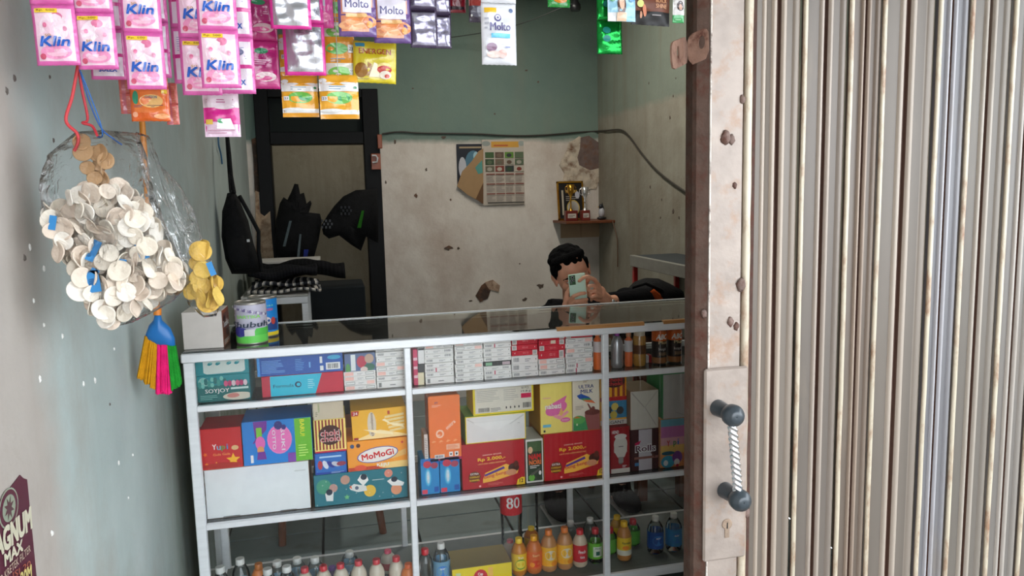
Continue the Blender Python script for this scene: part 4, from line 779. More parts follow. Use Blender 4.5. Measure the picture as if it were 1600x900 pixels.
# ---- on top of the counter
def f(P): pass
pc = aZ(318, 546, CT); pr_ = aZ(349, 541, CT); TZ = CT+.006
w = .105; b = MB(); hh = .096
x0 = aY(287, 545, CY+.03).x; x1 = aY(350, 545, CY+.03).x; w = x1-x0; hh = aY(318, 487, CY+.03).z-TZ
b.box(-w/2, w/2, 0, .12, 0, hh, C(206, 198, 190), b=.0015)
o = tag(b.build('cardboard_carton', M_board, None, ((x0+x1)/2, CY+.03, TZ), (0, 0, rad(-2))), 'plain pale carton with brown printed side on the counter corner', 'box')
P = Print(.118, hh-.002); P.rect(0, 0, 1, 1, C(150, 80, 50)); P.rect(.1, .1, .9, .9, C(110, 60, 44)); P.text('Torabika', .5, .6, .8, .18, WHITE, .05); P.lines(.1, .05, .9, .2, C(226, 214, 200), 3); P.oval(.3, .75, .15, .1, C(60, 30, 24)); P.oval(.6, .35, .2, .1, C(60, 34, 28))
q = P.build(o, 'printed_side', loc=(w/2+.0004, .06, .001)); q.rotation_euler = (0, 0, pi/2)
def can(px, pt, pb, cols, label, fn, Y, R_, g):
    z = aY(px, pt, Y).z; H = z-TZ; e = empty('milk_can', (aY(px, pb, Y).x, Y, TZ), label, 'can', g)
    b = MB(); b.lathe([(R_*.98, 0), (R_*1.01, .002), (R_, .005), (R_, H-.005), (R_*1.01, H-.002), (R_*.98, H), (R_*.93, H), (R_*.92, H-.004)], n=36, col=C(170, 164, 156)); b.build('tin_body', mat('tin', .35, metal=.7) if 'tin' not in bpy.data.materials else bpy.data.materials['tin'], e)
    P = Print(2*pi*R_, H-.012, warp=cylwarp(R_+.0005, .005), sub=40); P.rect(0, 0, 1, 1, cols); fn(P); P.build(e, 'paper_label')
def f(P):
    P.rect(0, 0, 1, .2, C(110, 214, 90)); P.rect(.3, .2, .45, .4, C(70, 70, 160)); P.oval(.38, .3, .09, .14, C(80, 80, 160)); P.rect(.52, .2, .8, .38, C(90, 200, 80), slant=.04)
    for i in range(26): P.oval(.3+.4*((i*.381) % 1), .72+.24*((i*.617) % 1), .018, .03, [C(226, 222, 232), C(120, 110, 150), C(170, 160, 190)][i % 3], n=6, rot=i)
    P.text('SARTIKA', .49, .7, .22, .08, C(150, 220, 110), .06); P.text('Shubuh', .5, .5, .36, .15, C(30, 50, 70), .045, skew=.15); P.lines(.42, .4, .6, .44, C(110, 110, 150), 2); P.rect(.45, .2, .54, .37, C(214, 214, 210))
can(395, 470, 538, C(196, 192, 208), 'tin can with lilac and green label, beside the pale carton', f, CY+.09, .0465, 'cans on the counter')
def f(P): P.rect(0, 0, 1, .1, C(236, 206, 40)); P.rect(.4, .15, .7, .45, C(40, 70, 130)); P.oval(.55, .42, .05, .1, C(220, 210, 210)); P.oval(.63, .4, .03, .1, C(196, 70, 60)); P.text('susu', .58, .72, .1, .07, C(220, 80, 90), .04); P.text('gold', .57, .82, .12, .06, C(140, 220, 180), .04)
can(413, 462, 524, C(24, 130, 206), 'blue tin can with yellow base behind the lilac and green can', f, CY+.2, .045, 'cans on the counter')
# ================================================================== HANGING SACHETS
HK = 2.06        # height of the wire the strips hang from
bw = MB(); bw.tube([(XL, 1.44, HK), (.3, 1.44, HK-.006), (gx(1080), 1.50, HK)], .0015, 6, C(90, 90, 92)); tag(bw.build('hanging_wire', M_string), 'steel wire stretched across the shopfront above the sachets', 'wire')
def sachet_mesh(w, h, th, border, fill, fn, m, seed, name='sachet', fm=None, foilfill=None):
    """pillow sachet, origin at its bottom centre, with crimped edges"""
    nx, nz = 14, 18; rr = random.Random(seed); ph = [rr.uniform(0, 6) for _ in range(6)]
    def bulge(x, z):
        u = x/w*2; v = z/h*2-1; e = max(0, 1-abs(u)**3.5/.72)*max(0, 1-abs(v)**5/.75)
        wr = .0011*sin(x*190+ph[0]+z*60)+.0009*sin(z*150+ph[1]-x*90)+.0006*sin(z*330+ph[2])
        return th*(e**.5)+wr*(e**.3 if e > 0 else 0)+.0012*sin(z*45+ph[3])
    b = MB(); vs = []
    for sg in (-1, 1):
        for j in range(nz+1):
            for i in range(nx+1):
                x = (i/nx-.5)*w; z = j/nz*h; jag = .0006*((i+j) % 2) if j in (0, nz) else 0
                y = -bulge(x, z) if sg < 0 else bulge(x, z)*.8+.0004-.0024*sin(z*45+ph[3])
                vs.append((x, y, z+jag))
    fs = []; cs = []; n0 = (nx+1)*(nz+1)
    for s_ in (0, 1):
        for j in range(nz):
            for i in range(nx):
                a = s_*n0+j*(nx+1)+i; f = (a, a+1, a+nx+2, a+nx+1); fs.append(f if s_ == 0 else f[::-1]); cs.append(border)
    for i in range(nx):
        for j, fl in ((0, 0), (nz, 1)):
            a = j*(nx+1)+i; fs.append((a, n0+a, n0+a+1, a+1) if not fl else (a, a+1, n0+a+1, n0+a)); cs.append(border)
    for j in range(nz):
        for i, fl in ((0, 0), (nx, 1)):
            a = j*(nx+1)+i; c = a+nx+1; fs.append((a, c, n0+c, n0+a) if not fl else (a, n0+a, n0+c, c)); cs.append(border)
    b.add(vs, fs, cs, True); o = b.build(name, m)
    P = Print(w, h, warp=lambda x, z, off: (x, -bulge(x, z)-off*1.6-.0002, z), sub=22)
    if fill: P.rect(.075, .07, .925, .93, fill)
    if fn: fn(P)
    if fill or fn: P.build(o, m=fm or m)
    return o
_sm = {}
def sachets(kind, w, h, th, border, fill, fn, m=None, n=3, fm=None):
    _sm[kind] = [(w, h), [sachet_mesh(w, h, th, border, fill, fn, m or M_foil, k*7+len(_sm), fm=fm) for k in range(n)], [0]]
    for o in _sm[kind][1]: o['src'] = 1
_cnt = [0]
def strip(kind, px, pbot, Y, label, group=None, ns=None, tilt=0, yaw=0, cat='sachet strip', scale=None):
    """a strip of joined sachets hanging from the wire; px = left,right of the lowest sachet, pbot = its bottom edge"""
    (w, h), meshes, used = _sm[kind]
    a, b_ = aY(px[0], pbot-40, Y), aY(px[1], pbot-40, Y); x = (a.x+b_.x)/2; zb = aY(sum(px)/2, pbot, Y).z; s = (b_.x-a.x)/w
    if scale: s = scale
    n = ns or max(1, math.ceil((aY(sum(px)/2, -70, Y).z-zb)/(h*s)))
    L = n*h*s
    e = empty('sachet_strip', (x, Y, zb+L), label, cat, group, (tilt*.2, tilt, yaw))
    for k in range(n):
        src = meshes[(_cnt[0]+k) % len(meshes)]
        if src.get('src') == 1: o = src; o['src'] = 0
        else: o = dup(src)
        o.parent = e; o.location = (0, 0, -L+k*h*s); o.scale = (s, s, s)
    _cnt[0] += 1
    bb = MB(); bb.tube([(0, 0, -.002), (.001, 0, max(HK-zb-L, .01)), ], .0007, 5, C(200, 200, 200)); bb.build('string', M_string, e)
    return e
KP = C(222, 100, 172); KP2 = C(244, 206, 222)
def klin(P):
    P.oval(.5, .62, .34, .24, C(246, 222, 232)); P.oval(.58, .8, .14, .07, C(226, 120, 160)); P.oval(.5, .22, .36, .12, C(240, 150, 190)); P.oval(.52, .2, .24, .06, C(246, 190, 210)); P.oval(.3, .66, .05, .04, C(230, 120, 160)); P.oval(.75, .6, .05, .04, C(226, 150, 180)); P.oval(.2, .14, .07, .05, C(206, 80, 110)); P.rect(.1, .86, .62, .93, YEL); P.text('Rp. 500', .36, .895, .42, .042, C(120, 70, 20), .04)
    P.text('so', .36, .49, .14, .04, C(200, 150, 80), .05); P.text('Klin', .52, .39, .66, .16, C(20, 90, 190), .07, skew=.22)
def klinback(P):
    P.rect(.0, .45, 1, .52, C(206, 60, 140)); P.lines(.15, .58, .85, .85, C(150, 150, 190), 7, .35); P.oval(.5, .74, .25, .08, C(120, 130, 160)); P.text('SOLEX', .5, .2, .5, .09, C(30, 90, 180), .06)
sachets('klin', .070, .105, .0065, KP, KP2, klin, n=4)
sachets('klinb', .070, .105, .0065, KP, C(236, 226, 234), klinback, n=2)
def mag(P): P.rect(.1, .4, .9, .75, C(170, 40, 110)); P.oval(.5, .78, .2, .06, C(40, 140, 90)); P.lines(.2, .5, .8, .62, C(230, 190, 210), 3); P.oval(.6, .25, .3, .1, C(226, 200, 200)); P.oval(.5, .22, .28, .05, C(220, 90, 150))
sachets('mag', .062, .088, .005, C(186, 40, 118), None, mag, n=2)
def pads(P): P.rect(.0, .0, 1, .3, C(236, 206, 224)); P.rect(0, .3, 1, .7, C(226, 50, 150)); P.rect(0, .7, 1, 1, C(240, 224, 232)); P.lines(.1, .82, .9, .94, C(190, 110, 150), 2); P.oval(.6, .72, .3, .06, C(240, 224, 232)); P.oval(.3, .3, .3, .06, C(236, 206, 224)); P.rect(.05, .3, .25, .42, C(244, 206, 90)); P.poly([(.35, .2), (.85, .18), (.75, .44), (.4, .42)], C(246, 246, 246)); P.oval(.5, .38, .12, .06, C(80, 170, 110)); P.lines(.1, .08, .9, .2, C(200, 150, 170), 2)
sachets('pads', .058, .070, .004, C(226, 80, 160), None, pads, n=1)
def orangep(P): P.rect(.1, .25, .9, .95, C(240, 130, 60)); P.oval(.55, .6, .3, .2, C(250, 200, 120)); P.text('CUSSON', .55, .72, .3, .08, C(40, 130, 160), .04); P.oval(.15, .7, .08, .2, C(50, 160, 120)); P.lines(.1, .42, .9, .5, C(90, 60, 90), 2); P.rect(.82, .82, .96, .95, YEL); P.oval(.12, .2, .07, .08, C(250, 180, 140)); P.oval(.8, .15, .2, .08, C(250, 170, 110))
sachets('orange', .060, .055, .004, C(232, 106, 40), None, orangep, n=1)
def salmon(P): P.rect(.2, .0, .5, 1, C(196, 110, 120)); P.lines(.55, .1, .9, .9, C(206, 140, 110), 8)
sachets('salmon', .035, .06, .003, C(214, 110, 100), None, salmon, n=1)
def silv(P): P.bars(.28, .80, .50, .93, C(120, 120, 120), 10); P.lines(.55, .82, .8, .92, C(140, 140, 150), 3)
SILV = C(196, 196, 202)
sachets('silver', .068, .085, .005, C(222, 50, 150), SILV, silv, n=2, fm=M_silver)
def adem(P):
    P.rect(0, 0, 1, .1, C(232, 160, 40)); P.rect(0, .1, 1, .2, WHITE); P.rect(0, .2, 1, .5, C(236, 170, 44)); P.oval(.5, .47, .34, .14, C(110, 190, 80)); P.oval(.62, .46, .16, .07, C(60, 160, 90)); P.rect(0, .52, 1, .62, C(240, 180, 50)) if False else None
    P.rect(0, .62, 1, .82, WHITE); P.oval(.5, .8, .46, .05, C(236, 170, 44)); P.lines(.25, .66, .7, .76, C(120, 150, 170), 2); P.oval(.1, .86, .1, .05, WHITE); P.rect(.05, .40, .2, .5, WHITE); P.text('23', .12, .45, .1, .05, C(60, 60, 60), .03); P.oval(.92, .7, .04, .03, C(40, 130, 80)); P.oval(.3, .18, .3, .04, WHITE)
sachets('herb', .060, .068, .0045, C(238, 174, 48), None, adem, n=2)
def herb2(P): P.rect(0, 0, 1, .35, C(226, 222, 206)); P.rect(0, .35, 1, 1, C(236, 160, 40)); P.oval(.5, .12, .4, .14, C(120, 190, 80)); P.rect(.78, .04, .98, .22, WHITE); P.text('23', .88, .13, .12, .09, C(60, 60, 60), .03); P.oval(.42, .7, .36, .14, C(110, 190, 90)); P.rect(.78, .6, .98, .8, WHITE); P.text('23', .88, .7, .12, .09, C(60, 60, 60), .03); P.lines(.2, .38, .7, .5, C(140, 150, 160), 2)
sachets('herb2', .052, .068, .0045, C(226, 206, 170), None, herb2, n=1)
def energen(P): P.rect(.03, .86, .26, .95, C(60, 150, 180)); P.text('ENERGEN', .5, .76, .74, .13, C(170, 50, 30), .05); P.oval(.18, .3, .15, .18, C(150, 100, 20)); P.poly([(.3, .16), (.34, .5), (.42, .45), (.45, .2)], C(160, 110, 40)); P.poly([(.36, .14), (.48, .5), (.56, .46), (.62, .14)], C(232, 214, 170)); P.oval(.72, .4, .17, .1, C(236, 214, 120)); P.oval(.72, .33, .17, .1, C(200, 60, 50)); P.oval(.74, .2, .14, .1, C(236, 226, 206)); P.oval(.78, .17, .06, .05, C(206, 70, 50)); P.lines(.1, .08, .5, .12, C(150, 130, 20), 1)
sachets('energen', .072, .068, .004, C(220, 200, 40), None, energen, n=1)
def molto(P): P.rect(.08, .45, .92, .97, C(226, 150, 120)); P.rect(.07, .1, .8, .42, C(232, 150, 110)); P.oval(.9, .5, .2, .1, C(110, 80, 140)); P.oval(.6, .3, .42, .15, C(240, 150, 90)); P.oval(.35, .22, .35, .1, C(246, 180, 130)); P.rect(.12, .48, .88, .88, C(232, 224, 236)); P.text('Molto', .5, .66, .62, .16, C(70, 60, 120), .045); P.oval(.5, .93, .09, .05, C(70, 60, 120)); P.oval(.5, .93, .06, .03, C(232, 224, 236)); P.rect(.2, .38, .75, .46, C(236, 180, 110)); P.oval(.82, .24, .08, .07, C(240, 150, 40)); P.oval(.88, .92, .06, .06, C(120, 110, 140))
sachets('moltop', .066, .085, .006, C(110, 80, 140), None, molto, n=2)
def moltok(P): P.rect(.0, .5, .75, .85, C(226, 220, 236)); P.text('olto', .35, .67, .5, .16, C(110, 100, 150), .045); P.oval(.5, .25, .4, .14, C(246, 130, 180)); P.rect(.0, .4, .7, .46, C(150, 140, 160)); P.oval(.85, .92, .07, .06, C(150, 140, 160))
sachets('moltok', .062, .085, .006, C(226, 80, 160), None, moltok, n=1)
def dark(P): P.rect(.08, .9, .92, .97, C(60, 48, 70)); P.bars(.1, .66, .3, .86, C(200, 200, 200), 9); P.lines(.36, .66, .55, .86, C(160, 160, 180), 4)
sachets('dark', .062, .085, .005, C(76, 62, 88), C(172, 166, 188), dark, n=2, fm=M_silver)
def darkred(P): P.oval(.5, .5, .3, .3, C(110, 20, 30)); P.rect(.1, .1, .9, .2, C(50, 30, 40))
sachets('darkred', .03, .05, .003, C(130, 20, 34), None, darkred, n=1)
sachets('darkred2', .03, .06, .003, C(60, 50, 66), None, lambda P: (P.rect(0, .5, 1, 1, C(150, 44, 36)), P.oval(.5, .3, .4, .15, C(90, 86, 100)), P.oval(.15, .2, .06, .04, WHITE)), n=1)
def moltow(P):
    P.rect(.08, .84, .42, .92, C(240, 190, 40)); P.oval(.84, .88, .06, .035, C(90, 110, 150)); P.oval(.46, .76, .1, .06, C(90, 84, 140)); P.oval(.46, .765, .07, .04, C(232, 232, 240)); P.oval(.46, .765, .03, .02, C(90, 84, 140)); P.text('Molto', .52, .615, .58, .13, C(80, 70, 130), .05); P.rect(.25, .43, .8, .5, C(90, 190, 226)); P.lines(.08, .58, .2, .8, C(180, 180, 190), 3); P.oval(.26, .28, .15, .07, C(130, 90, 120)); P.oval(.56, .17, .13, .07, C(226, 180, 170)); P.oval(.32, .16, .2, .06, C(236, 206, 196)); P.lines(.64, .27, .86, .31, C(120, 130, 190), 1)
sachets('moltow', .058, .098, .006, C(226, 226, 230), None, moltow, n=1)
M_greenfoil = mat('green_foil', .18, metal=.7, col=C(20, 150, 60), bump=.5, bscale=35)
sachets('green', .044, .055, .005, C(20, 150, 60), None, lambda P: (P.oval(.35, .7, .16, .1, C(30, 130, 120)), P.oval(.35, .45, .16, .1, C(30, 130, 120))), n=1, m=M_greenfoil, fm=M_print)
sachets('greenyel', .05, .05, .003, C(40, 150, 60), None, lambda P: (P.oval(.55, .3, .3, .12, C(226, 140, 40)), P.rect(.1, .6, .9, .9, C(60, 120, 160))), n=1)
def shampoo(P): P.rect(0, 0, 1, .7, C(150, 200, 220)); P.rect(0, .0, .3, .2, C(220, 220, 220)); P.text('CONDIT', .6, .85, .7, .1, C(120, 110, 110), .03); P.oval(.47, .38, .16, .26, C(90, 60, 50)); P.oval(.47, .42, .1, .16, C(226, 186, 160)); P.rect(.3, .0, .65, .2, C(226, 190, 160)); P.oval(.15, .55, .12, .1, C(90, 170, 120)); P.oval(.85, .5, .1, .05, C(90, 150, 200))
sachets('shampoo', .044, .062, .003, C(226, 226, 226), None, shampoo, n=1)
def emer(P): P.rect(.0, .3, 1, .62, C(110, 60, 40), slant=0); P.rect(0, .0, 1, .3, C(24, 20, 20)); P.rect(0, .62, 1, 1, C(26, 22, 24)); P.text('Emeron', .62, .86, .5, .12, C(220, 214, 206), .03); P.text('BLACK', .75, .54, .3, .09, C(206, 150, 110), .05); P.text('SHINE', .75, .42, .3, .09, C(206, 150, 110), .05); P.oval(.25, .82, .09, .1, C(226, 220, 200)); P.oval(.15, .6, .1, .08, C(190, 180, 80)); P.oval(.2, .45, .09, .08, C(206, 206, 120)); P.oval(.3, .3, .05, .14, C(206, 130, 100)); P.oval(.2, .2, .03, .08, C(206, 150, 120)); P.lines(.5, .2, .85, .26, C(150, 140, 140), 1)
sachets('emer', .062, .068, .003, C(24, 20, 20), None, emer, n=1, m=M_print)
sachets('greenwhite', .03, .06, .003, C(60, 160, 90), None, lambda P: (P.rect(0, .3, 1, 1, C(206, 200, 196)), P.oval(.6, .65, .3, .2, C(60, 40, 40)), P.oval(.6, .6, .14, .12, C(206, 160, 140)), P.lines(.2, .1, .9, .2, C(150, 210, 160), 1)), n=1)

SG = 'pink softener sachet strips'
strip('klin', (50, 118), 103, 1.36, 'pink softener sachet strip furthest left against the wall', SG, tilt=rad(-1.5))
strip('klin', (117, 180), 109, 1.37, 'pink softener sachet strip second from the left', SG, tilt=rad(-1))
strip('klinb', (140, 196), 125, 1.44, 'pink softener strip with back side showing behind the second pink strip', SG)
strip('klin', (196, 258), 140, 1.38, 'pink softener sachet strip above the orange sachet', SG)
strip('klinb', (205, 266), 122, 1.46, 'softener strip edge peeking out behind the strip above the orange sachet', SG)
strip('klinb', (270, 330), 131, 1.47, 'softener strip mostly hidden, left behind the overlapping front pair', SG)
strip('klin', (283, 345), 149, 1.42, 'pink softener strip half covered by its right neighbour', SG)
strip('klin', (313, 375), 138, 1.36, 'pink softener sachet strip, front one of the overlapping pair', SG)
strip('klinb', (338, 398), 147, 1.45, 'softener strip with back print at the right end of the pink group', SG)
strip('mag', (382, 436), 139, 1.58, 'dark magenta sachet strip with green leaf marks', yaw=.1)
strip('pads', (318, 374), 214, 1.56, 'pink and white sachet with flared hem hanging below the pink strips')
strip('orange', (203, 264), 190, 1.50, 'orange sachet hanging below a pink softener strip', ns=2)
strip('salmon', (186, 206), 178, 1.52, 'salmon pink sachet left of the orange sachet', ns=2)
strip('salmon', (258, 278), 195, 1.53, 'orange-pink sachet edge right of the orange sachet', ns=2)
strip('silver', (421, 485), 46, 1.46, 'silver backed sachet with magenta border, upper left')
strip('silver', (443, 508), 118, 1.54, 'silver backed sachet with magenta border, lower one')
strip('moltok', (472, 519), 44, 1.58, 'bright pink sachet half hidden behind the silver one', scale=.95)
strip('herb', (440, 497), 183, 1.62, 'yellow and white herbal sachet strip with green oval, left one', ns=2)
strip('herb', (499, 560), 186, 1.60, 'yellow and white herbal sachet strip with green oval, right one', ns=1)
strip('herb2', (506, 554), 121, 1.61, 'herbal sachet strip showing number 23 twice, beside the bright yellow sachet')
strip('energen', (553, 620), 130, 1.60, 'bright yellow cereal drink sachet with dark red lettering', tilt=rad(2.5), ns=1)
strip('moltop', (528, 587), 58, 1.47, 'purple and orange softener sachet, left one')
strip('moltok', (580, 606), 48, 1.55, 'pink sachet squeezed between the two purple and orange sachets', scale=.6)
strip('moltop', (583, 641), 68, 1.52, 'purple and orange softener sachet, right one slightly lower')
strip('dark', (640, 683), 75, 1.56, 'dark purple and silver sachet, left one')
strip('dark', (668, 703), 76, 1.60, 'dark purple and silver sachet, right one', scale=.8)
strip('darkred', (700, 727), 20, 1.62, 'small dark red sachet beside the silver sachets')
strip('darkred2', (732, 756), 35, 1.60, 'small red and dark grey sachet behind the white sachet')
strip('moltow', (754, 808), 102, 1.46, 'white softener sachet hanging alone in the middle', tilt=rad(.6))
strip('greenyel', (855, 890), 12, 1.60, 'green sachet just showing at the top centre')
strip('green', (933, 972), 85, 1.55, 'shiny green foil sachet hanging at the right', ns=3)
strip('shampoo', (949, 992), 34, 1.50, 'pale blue shampoo sachet with a face picture')
strip('emer', (991, 1050), 40, 1.50, 'black and brown shampoo sachet at the upper right', tilt=rad(2))
strip('greenwhite', (1051, 1069), 36, 1.49, 'green and white sachet touching the gate lip')
for k in list(_sm.values()):
    for o in k[1]:
        if o.get('src') == 1:
            for c in list(o.children): bpy.data.objects.remove(c)
            bpy.data.objects.remove(o)
        elif 'src' in o: del o['src']
for o in bpy.data.objects:
    if 'src' in o: del o['src']
    if 'h' in o and o.parent is None: del o['h']
# ================================================================== BAGS OF CRACKERS
BY = 1.42
def poly(pts, Y=BY): return [(aY(x, y, Y).x, aY(x, y, Y).z) for x, y in pts]
def film_bag(name, label, pts, Y, th, group=None, folds=()):
    P = poly(pts, Y); n0 = len(P); Q = []
    for i in range(n0):
        a, b_ = P[i], P[(i+1) % n0]
        for k in range(4): Q.append((a[0]+(b_[0]-a[0])*k/4, a[1]+(b_[1]-a[1])*k/4))
    b = MB(); b.cushion(Q, Y, th, wob=.004, rings=(1, .97, .9, .8, .68, .54, .4, .25, .1)); o = weld(b.build(name, M_film)); tag(o, label, 'plastic bag', group); return o
def inside(p, P):
    c = False; n = len(P)
    for i in range(n):
        (x1, y1), (x2, y2) = P[i], P[(i+1) % n]
        if (y1 > p[1]) != (y2 > p[1]) and p[0] < (x2-x1)*(p[1]-y1)/(y2-y1)+x1: c = not c
    return c
M_crk = mat('cracker', .55, spec=.35, noise=.06, bump=.35, bscale=120)
def cracker_mesh(name, col, R0, seed):
    b = MB(); q = random.Random(seed); n = 20; ph = q.uniform(0, 6)
    def z(r, a): return .0032*(r/R0)**2*R0/.015+.0012*sin(3*a+ph)*(r/R0)**2
    vs = [(0, 0, 0)]; fs = []
    for k, r_ in enumerate((.35, .7, .92, 1)):
        for i in range(n): a = 2*pi*i/n; rr = R0*r_*(1+.04*sin(2*a+ph)); vs.append((rr*cos(a), rr*sin(a), z(rr, a)-(.0008 if k == 3 else 0)))
    m_ = len(vs); vs += [(x, y, w+.0016) for x, y, w in vs]
    for s_, off in ((0, 0), (1, m_)):
        for i in range(n): f = (off, off+1+(i+1) % n, off+1+i); fs.append(f if s_ == 0 else f[::-1])
        for k in range(3):
            for i in range(n): a = off+1+k*n+i; b2 = off+1+k*n+(i+1) % n; f = (a, b2, b2+n, a+n); fs.append(f if s_ == 0 else f[::-1])
    for i in range(n): a = 1+3*n+i; b2 = 1+3*n+(i+1) % n; fs.append((a, b2, b2+m_, a+m_))
    b.add(vs, fs, col, True); return b.build(name, M_crk)
def fill(P, num, proto, Y, th, label, group, rmin, seed, faces=.5):
    q = random.Random(seed); xs = [p[0] for p in P]; zs = [p[1] for p in P]; cx_ = sum(xs)/len(xs); cz_ = sum(zs)/len(zs); pts = []; tries = 0
    while len(pts) < num and tries < 60000:
        tries += 1; p = (q.uniform(min(xs), max(xs)), q.uniform(min(zs), max(zs)))
        if not inside((cx_+(p[0]-cx_)*1.04, cz_+(p[1]-cz_)*1.03), P): continue
        y = q.uniform(-th, th*.4)
        if any((p[0]-a)**2+(p[1]-b_)**2+((y-c_)*1.6)**2 < rmin**2 for a, b_, c_ in pts): continue
        pts.append((p[0], p[1], y))
    for k, (x, z, y) in enumerate(pts):
        o = proto[k % len(proto)]
        if k >= len(proto): o = dup(o)
        if q.random() < faces: o.rotation_euler = (pi/2+q.gauss(0, .45), q.gauss(0, .4), q.uniform(0, 6))
        else: o.rotation_euler = (pi/2+q.gauss(0, .4), q.choice((-1, 1))*q.uniform(.8, 1.3), q.uniform(-.6, .6))
        o.location = (x, Y+y, z); s_ = q.uniform(.82, 1.12); o.scale = (s_, s_, s_)
        tag(o, label, 'cracker', group)
    return pts
main = [(113, 300), (160, 290), (205, 285), (232, 330), (250, 370), (275, 400), (292, 440), (262, 462), (232, 480), (205, 492), (180, 506), (160, 500), (140, 462), (110, 410), (84, 352), (78, 332), (88, 318)]
Pm = poly(main)[::-1]
fill(Pm, 285, [cracker_mesh('round_cracker', C(*c), .0165, k) for k, c in enumerate([(232, 220, 202), (238, 228, 212), (226, 210, 192), (240, 232, 220), (222, 204, 186)])], BY, .050, 'round off-white cracker inside the large hanging clear bag', 'white crackers in the hanging bag', .0125, 5, .5)
film_bag('plastic_bag', 'large clear plastic bag of white crackers hanging by the left wall', [(118, 206), (160, 203), (215, 208), (228, 240), (240, 300), (262, 360), (298, 440), (272, 470), (240, 488), (205, 505), (172, 512), (152, 500), (120, 440), (82, 368), (66, 330), (62, 280), (76, 240)][::-1], BY, .055)
second = [(286, 388), (312, 382), (328, 400), (338, 440), (342, 468), (330, 486), (308, 484), (296, 470), (294, 440), (300, 420)]
fill(poly(second)[::-1], 14, [cracker_mesh('yellow_cracker', C(*c), .0185, 20+k) for k, c in enumerate([(226, 190, 96), (216, 176, 82)])], BY+.03, .022, 'round yellow cracker inside the narrow clear bag', 'yellow crackers in the narrow bag', .011, 9, .8)
film_bag('plastic_bag', 'narrow clear plastic bag of yellow crackers, right of the large bag', [(212, 206), (232, 212), (246, 252), (282, 290), (303, 330), (316, 372), (336, 420), (347, 470), (338, 494), (318, 496), (296, 478), (290, 440), (272, 390), (240, 330), (222, 270)][::-1], BY+.03, .028)
tanp = poly([(128, 216), (172, 222), (180, 262), (168, 288), (140, 278), (124, 248)])[::-1]
fill(tanp, 14, [cracker_mesh('brown_cracker', C(190, 150, 106), .014, 40)], BY, .012, 'tan ribbed cracker in the neck of the large clear bag', 'tan crackers in the bag neck', .009, 12, .4)
for k, (x, y, w, h, rz) in enumerate([(82, 348, 10, 22, .2), (146, 392, 12, 34, .5), (222, 392, 14, 26, -.3), (144, 440, 22, 34, -.1), (192, 410, 10, 10, .2), (148, 424, 12, 8, .6)]):
    p = aY(x, y, BY-.048); b = MB(); ww, hh_ = w/950, h/950; b.box(-ww/2, ww/2, -.0003, .0003, -hh_/2, hh_/2, C(50, 130, 190)); o = b.build('paper_label', M_print, None, p, (0, rz, 0))
    tag(o, ['small blue paper label at the left edge of the cracker bag', 'slanted blue paper label in the middle of the cracker bag', 'blue paper label at the right of the cracker bag', 'largest blue paper label, low on the left of the cracker bag', 'tiny blue paper scrap near the centre of the cracker bag', 'small blue strip just above the largest blue label'][k], 'label')
    if k == 3: P = Print(ww*.9, hh_*.9); P.text('FINNA', .5, .5, .5, .3, C(30, 80, 130), .03, rot=pi/2); P.build(o, 'lettering', loc=(0, -.0005, -hh_*.45))
p = aY(330, 420, BY-.01); b = MB(); b.box(-.005, .005, -.0003, .0003, -.012, .012, C(50, 130, 190)); tag(b.build('paper_label', M_print, None, p, (0, -.3, 0)), 'blue paper label in the narrow bag of yellow crackers', 'label')
def rope(pts, r_, col, name, label, cat='string', n=8):
    Q = [aY(x, y, Y) for x, y, Y in pts]; out = []
    for i in range(len(Q)-1):
        p0 = Q[max(i-1, 0)]; p1, p2 = Q[i], Q[i+1]; p3 = Q[min(i+2, len(Q)-1)]
        for k in range(6):
            t = k/6; out.append(.5*((2*p1)+(p2-p0)*t+(2*p0-5*p1+4*p2-p3)*t*t+(3*p1-p0-3*p2+p3)*t**3))
    out.append(Q[-1]); b = MB(); b.tube(out, r_, n, col); return tag(b.build(name, M_string), label, cat)
rope([(122, 100, 1.40), (113, 150, 1.40), (103, 188, 1.40), (120, 208, 1.40), (122, 222, 1.40), (116, 236, 1.40)], .0026, C(206, 60, 66), 'red_strap', 'red plastic strap holding the large cracker bag')
rope([(122, 104, 1.41), (128, 140, 1.41), (137, 185, 1.41), (129, 192, 1.40), (144, 197, 1.40), (152, 212, 1.39)], .0022, C(190, 50, 60), 'red_strap', 'shorter red strap tied in a knot above the bag')
rope([(124, 108, 1.40), (140, 160, 1.40), (158, 200, 1.40), (176, 216, 1.40), (190, 226, 1.42)], .0012, C(40, 90, 160), 'blue_string', 'longer blue string running down to the narrow bag')
rope([(126, 112, 1.39), (142, 152, 1.39), (156, 190, 1.39), (160, 212, 1.40), (152, 214, 1.40)], .0011, C(40, 100, 170), 'blue_string', 'shorter blue string ending above the cracker bag')
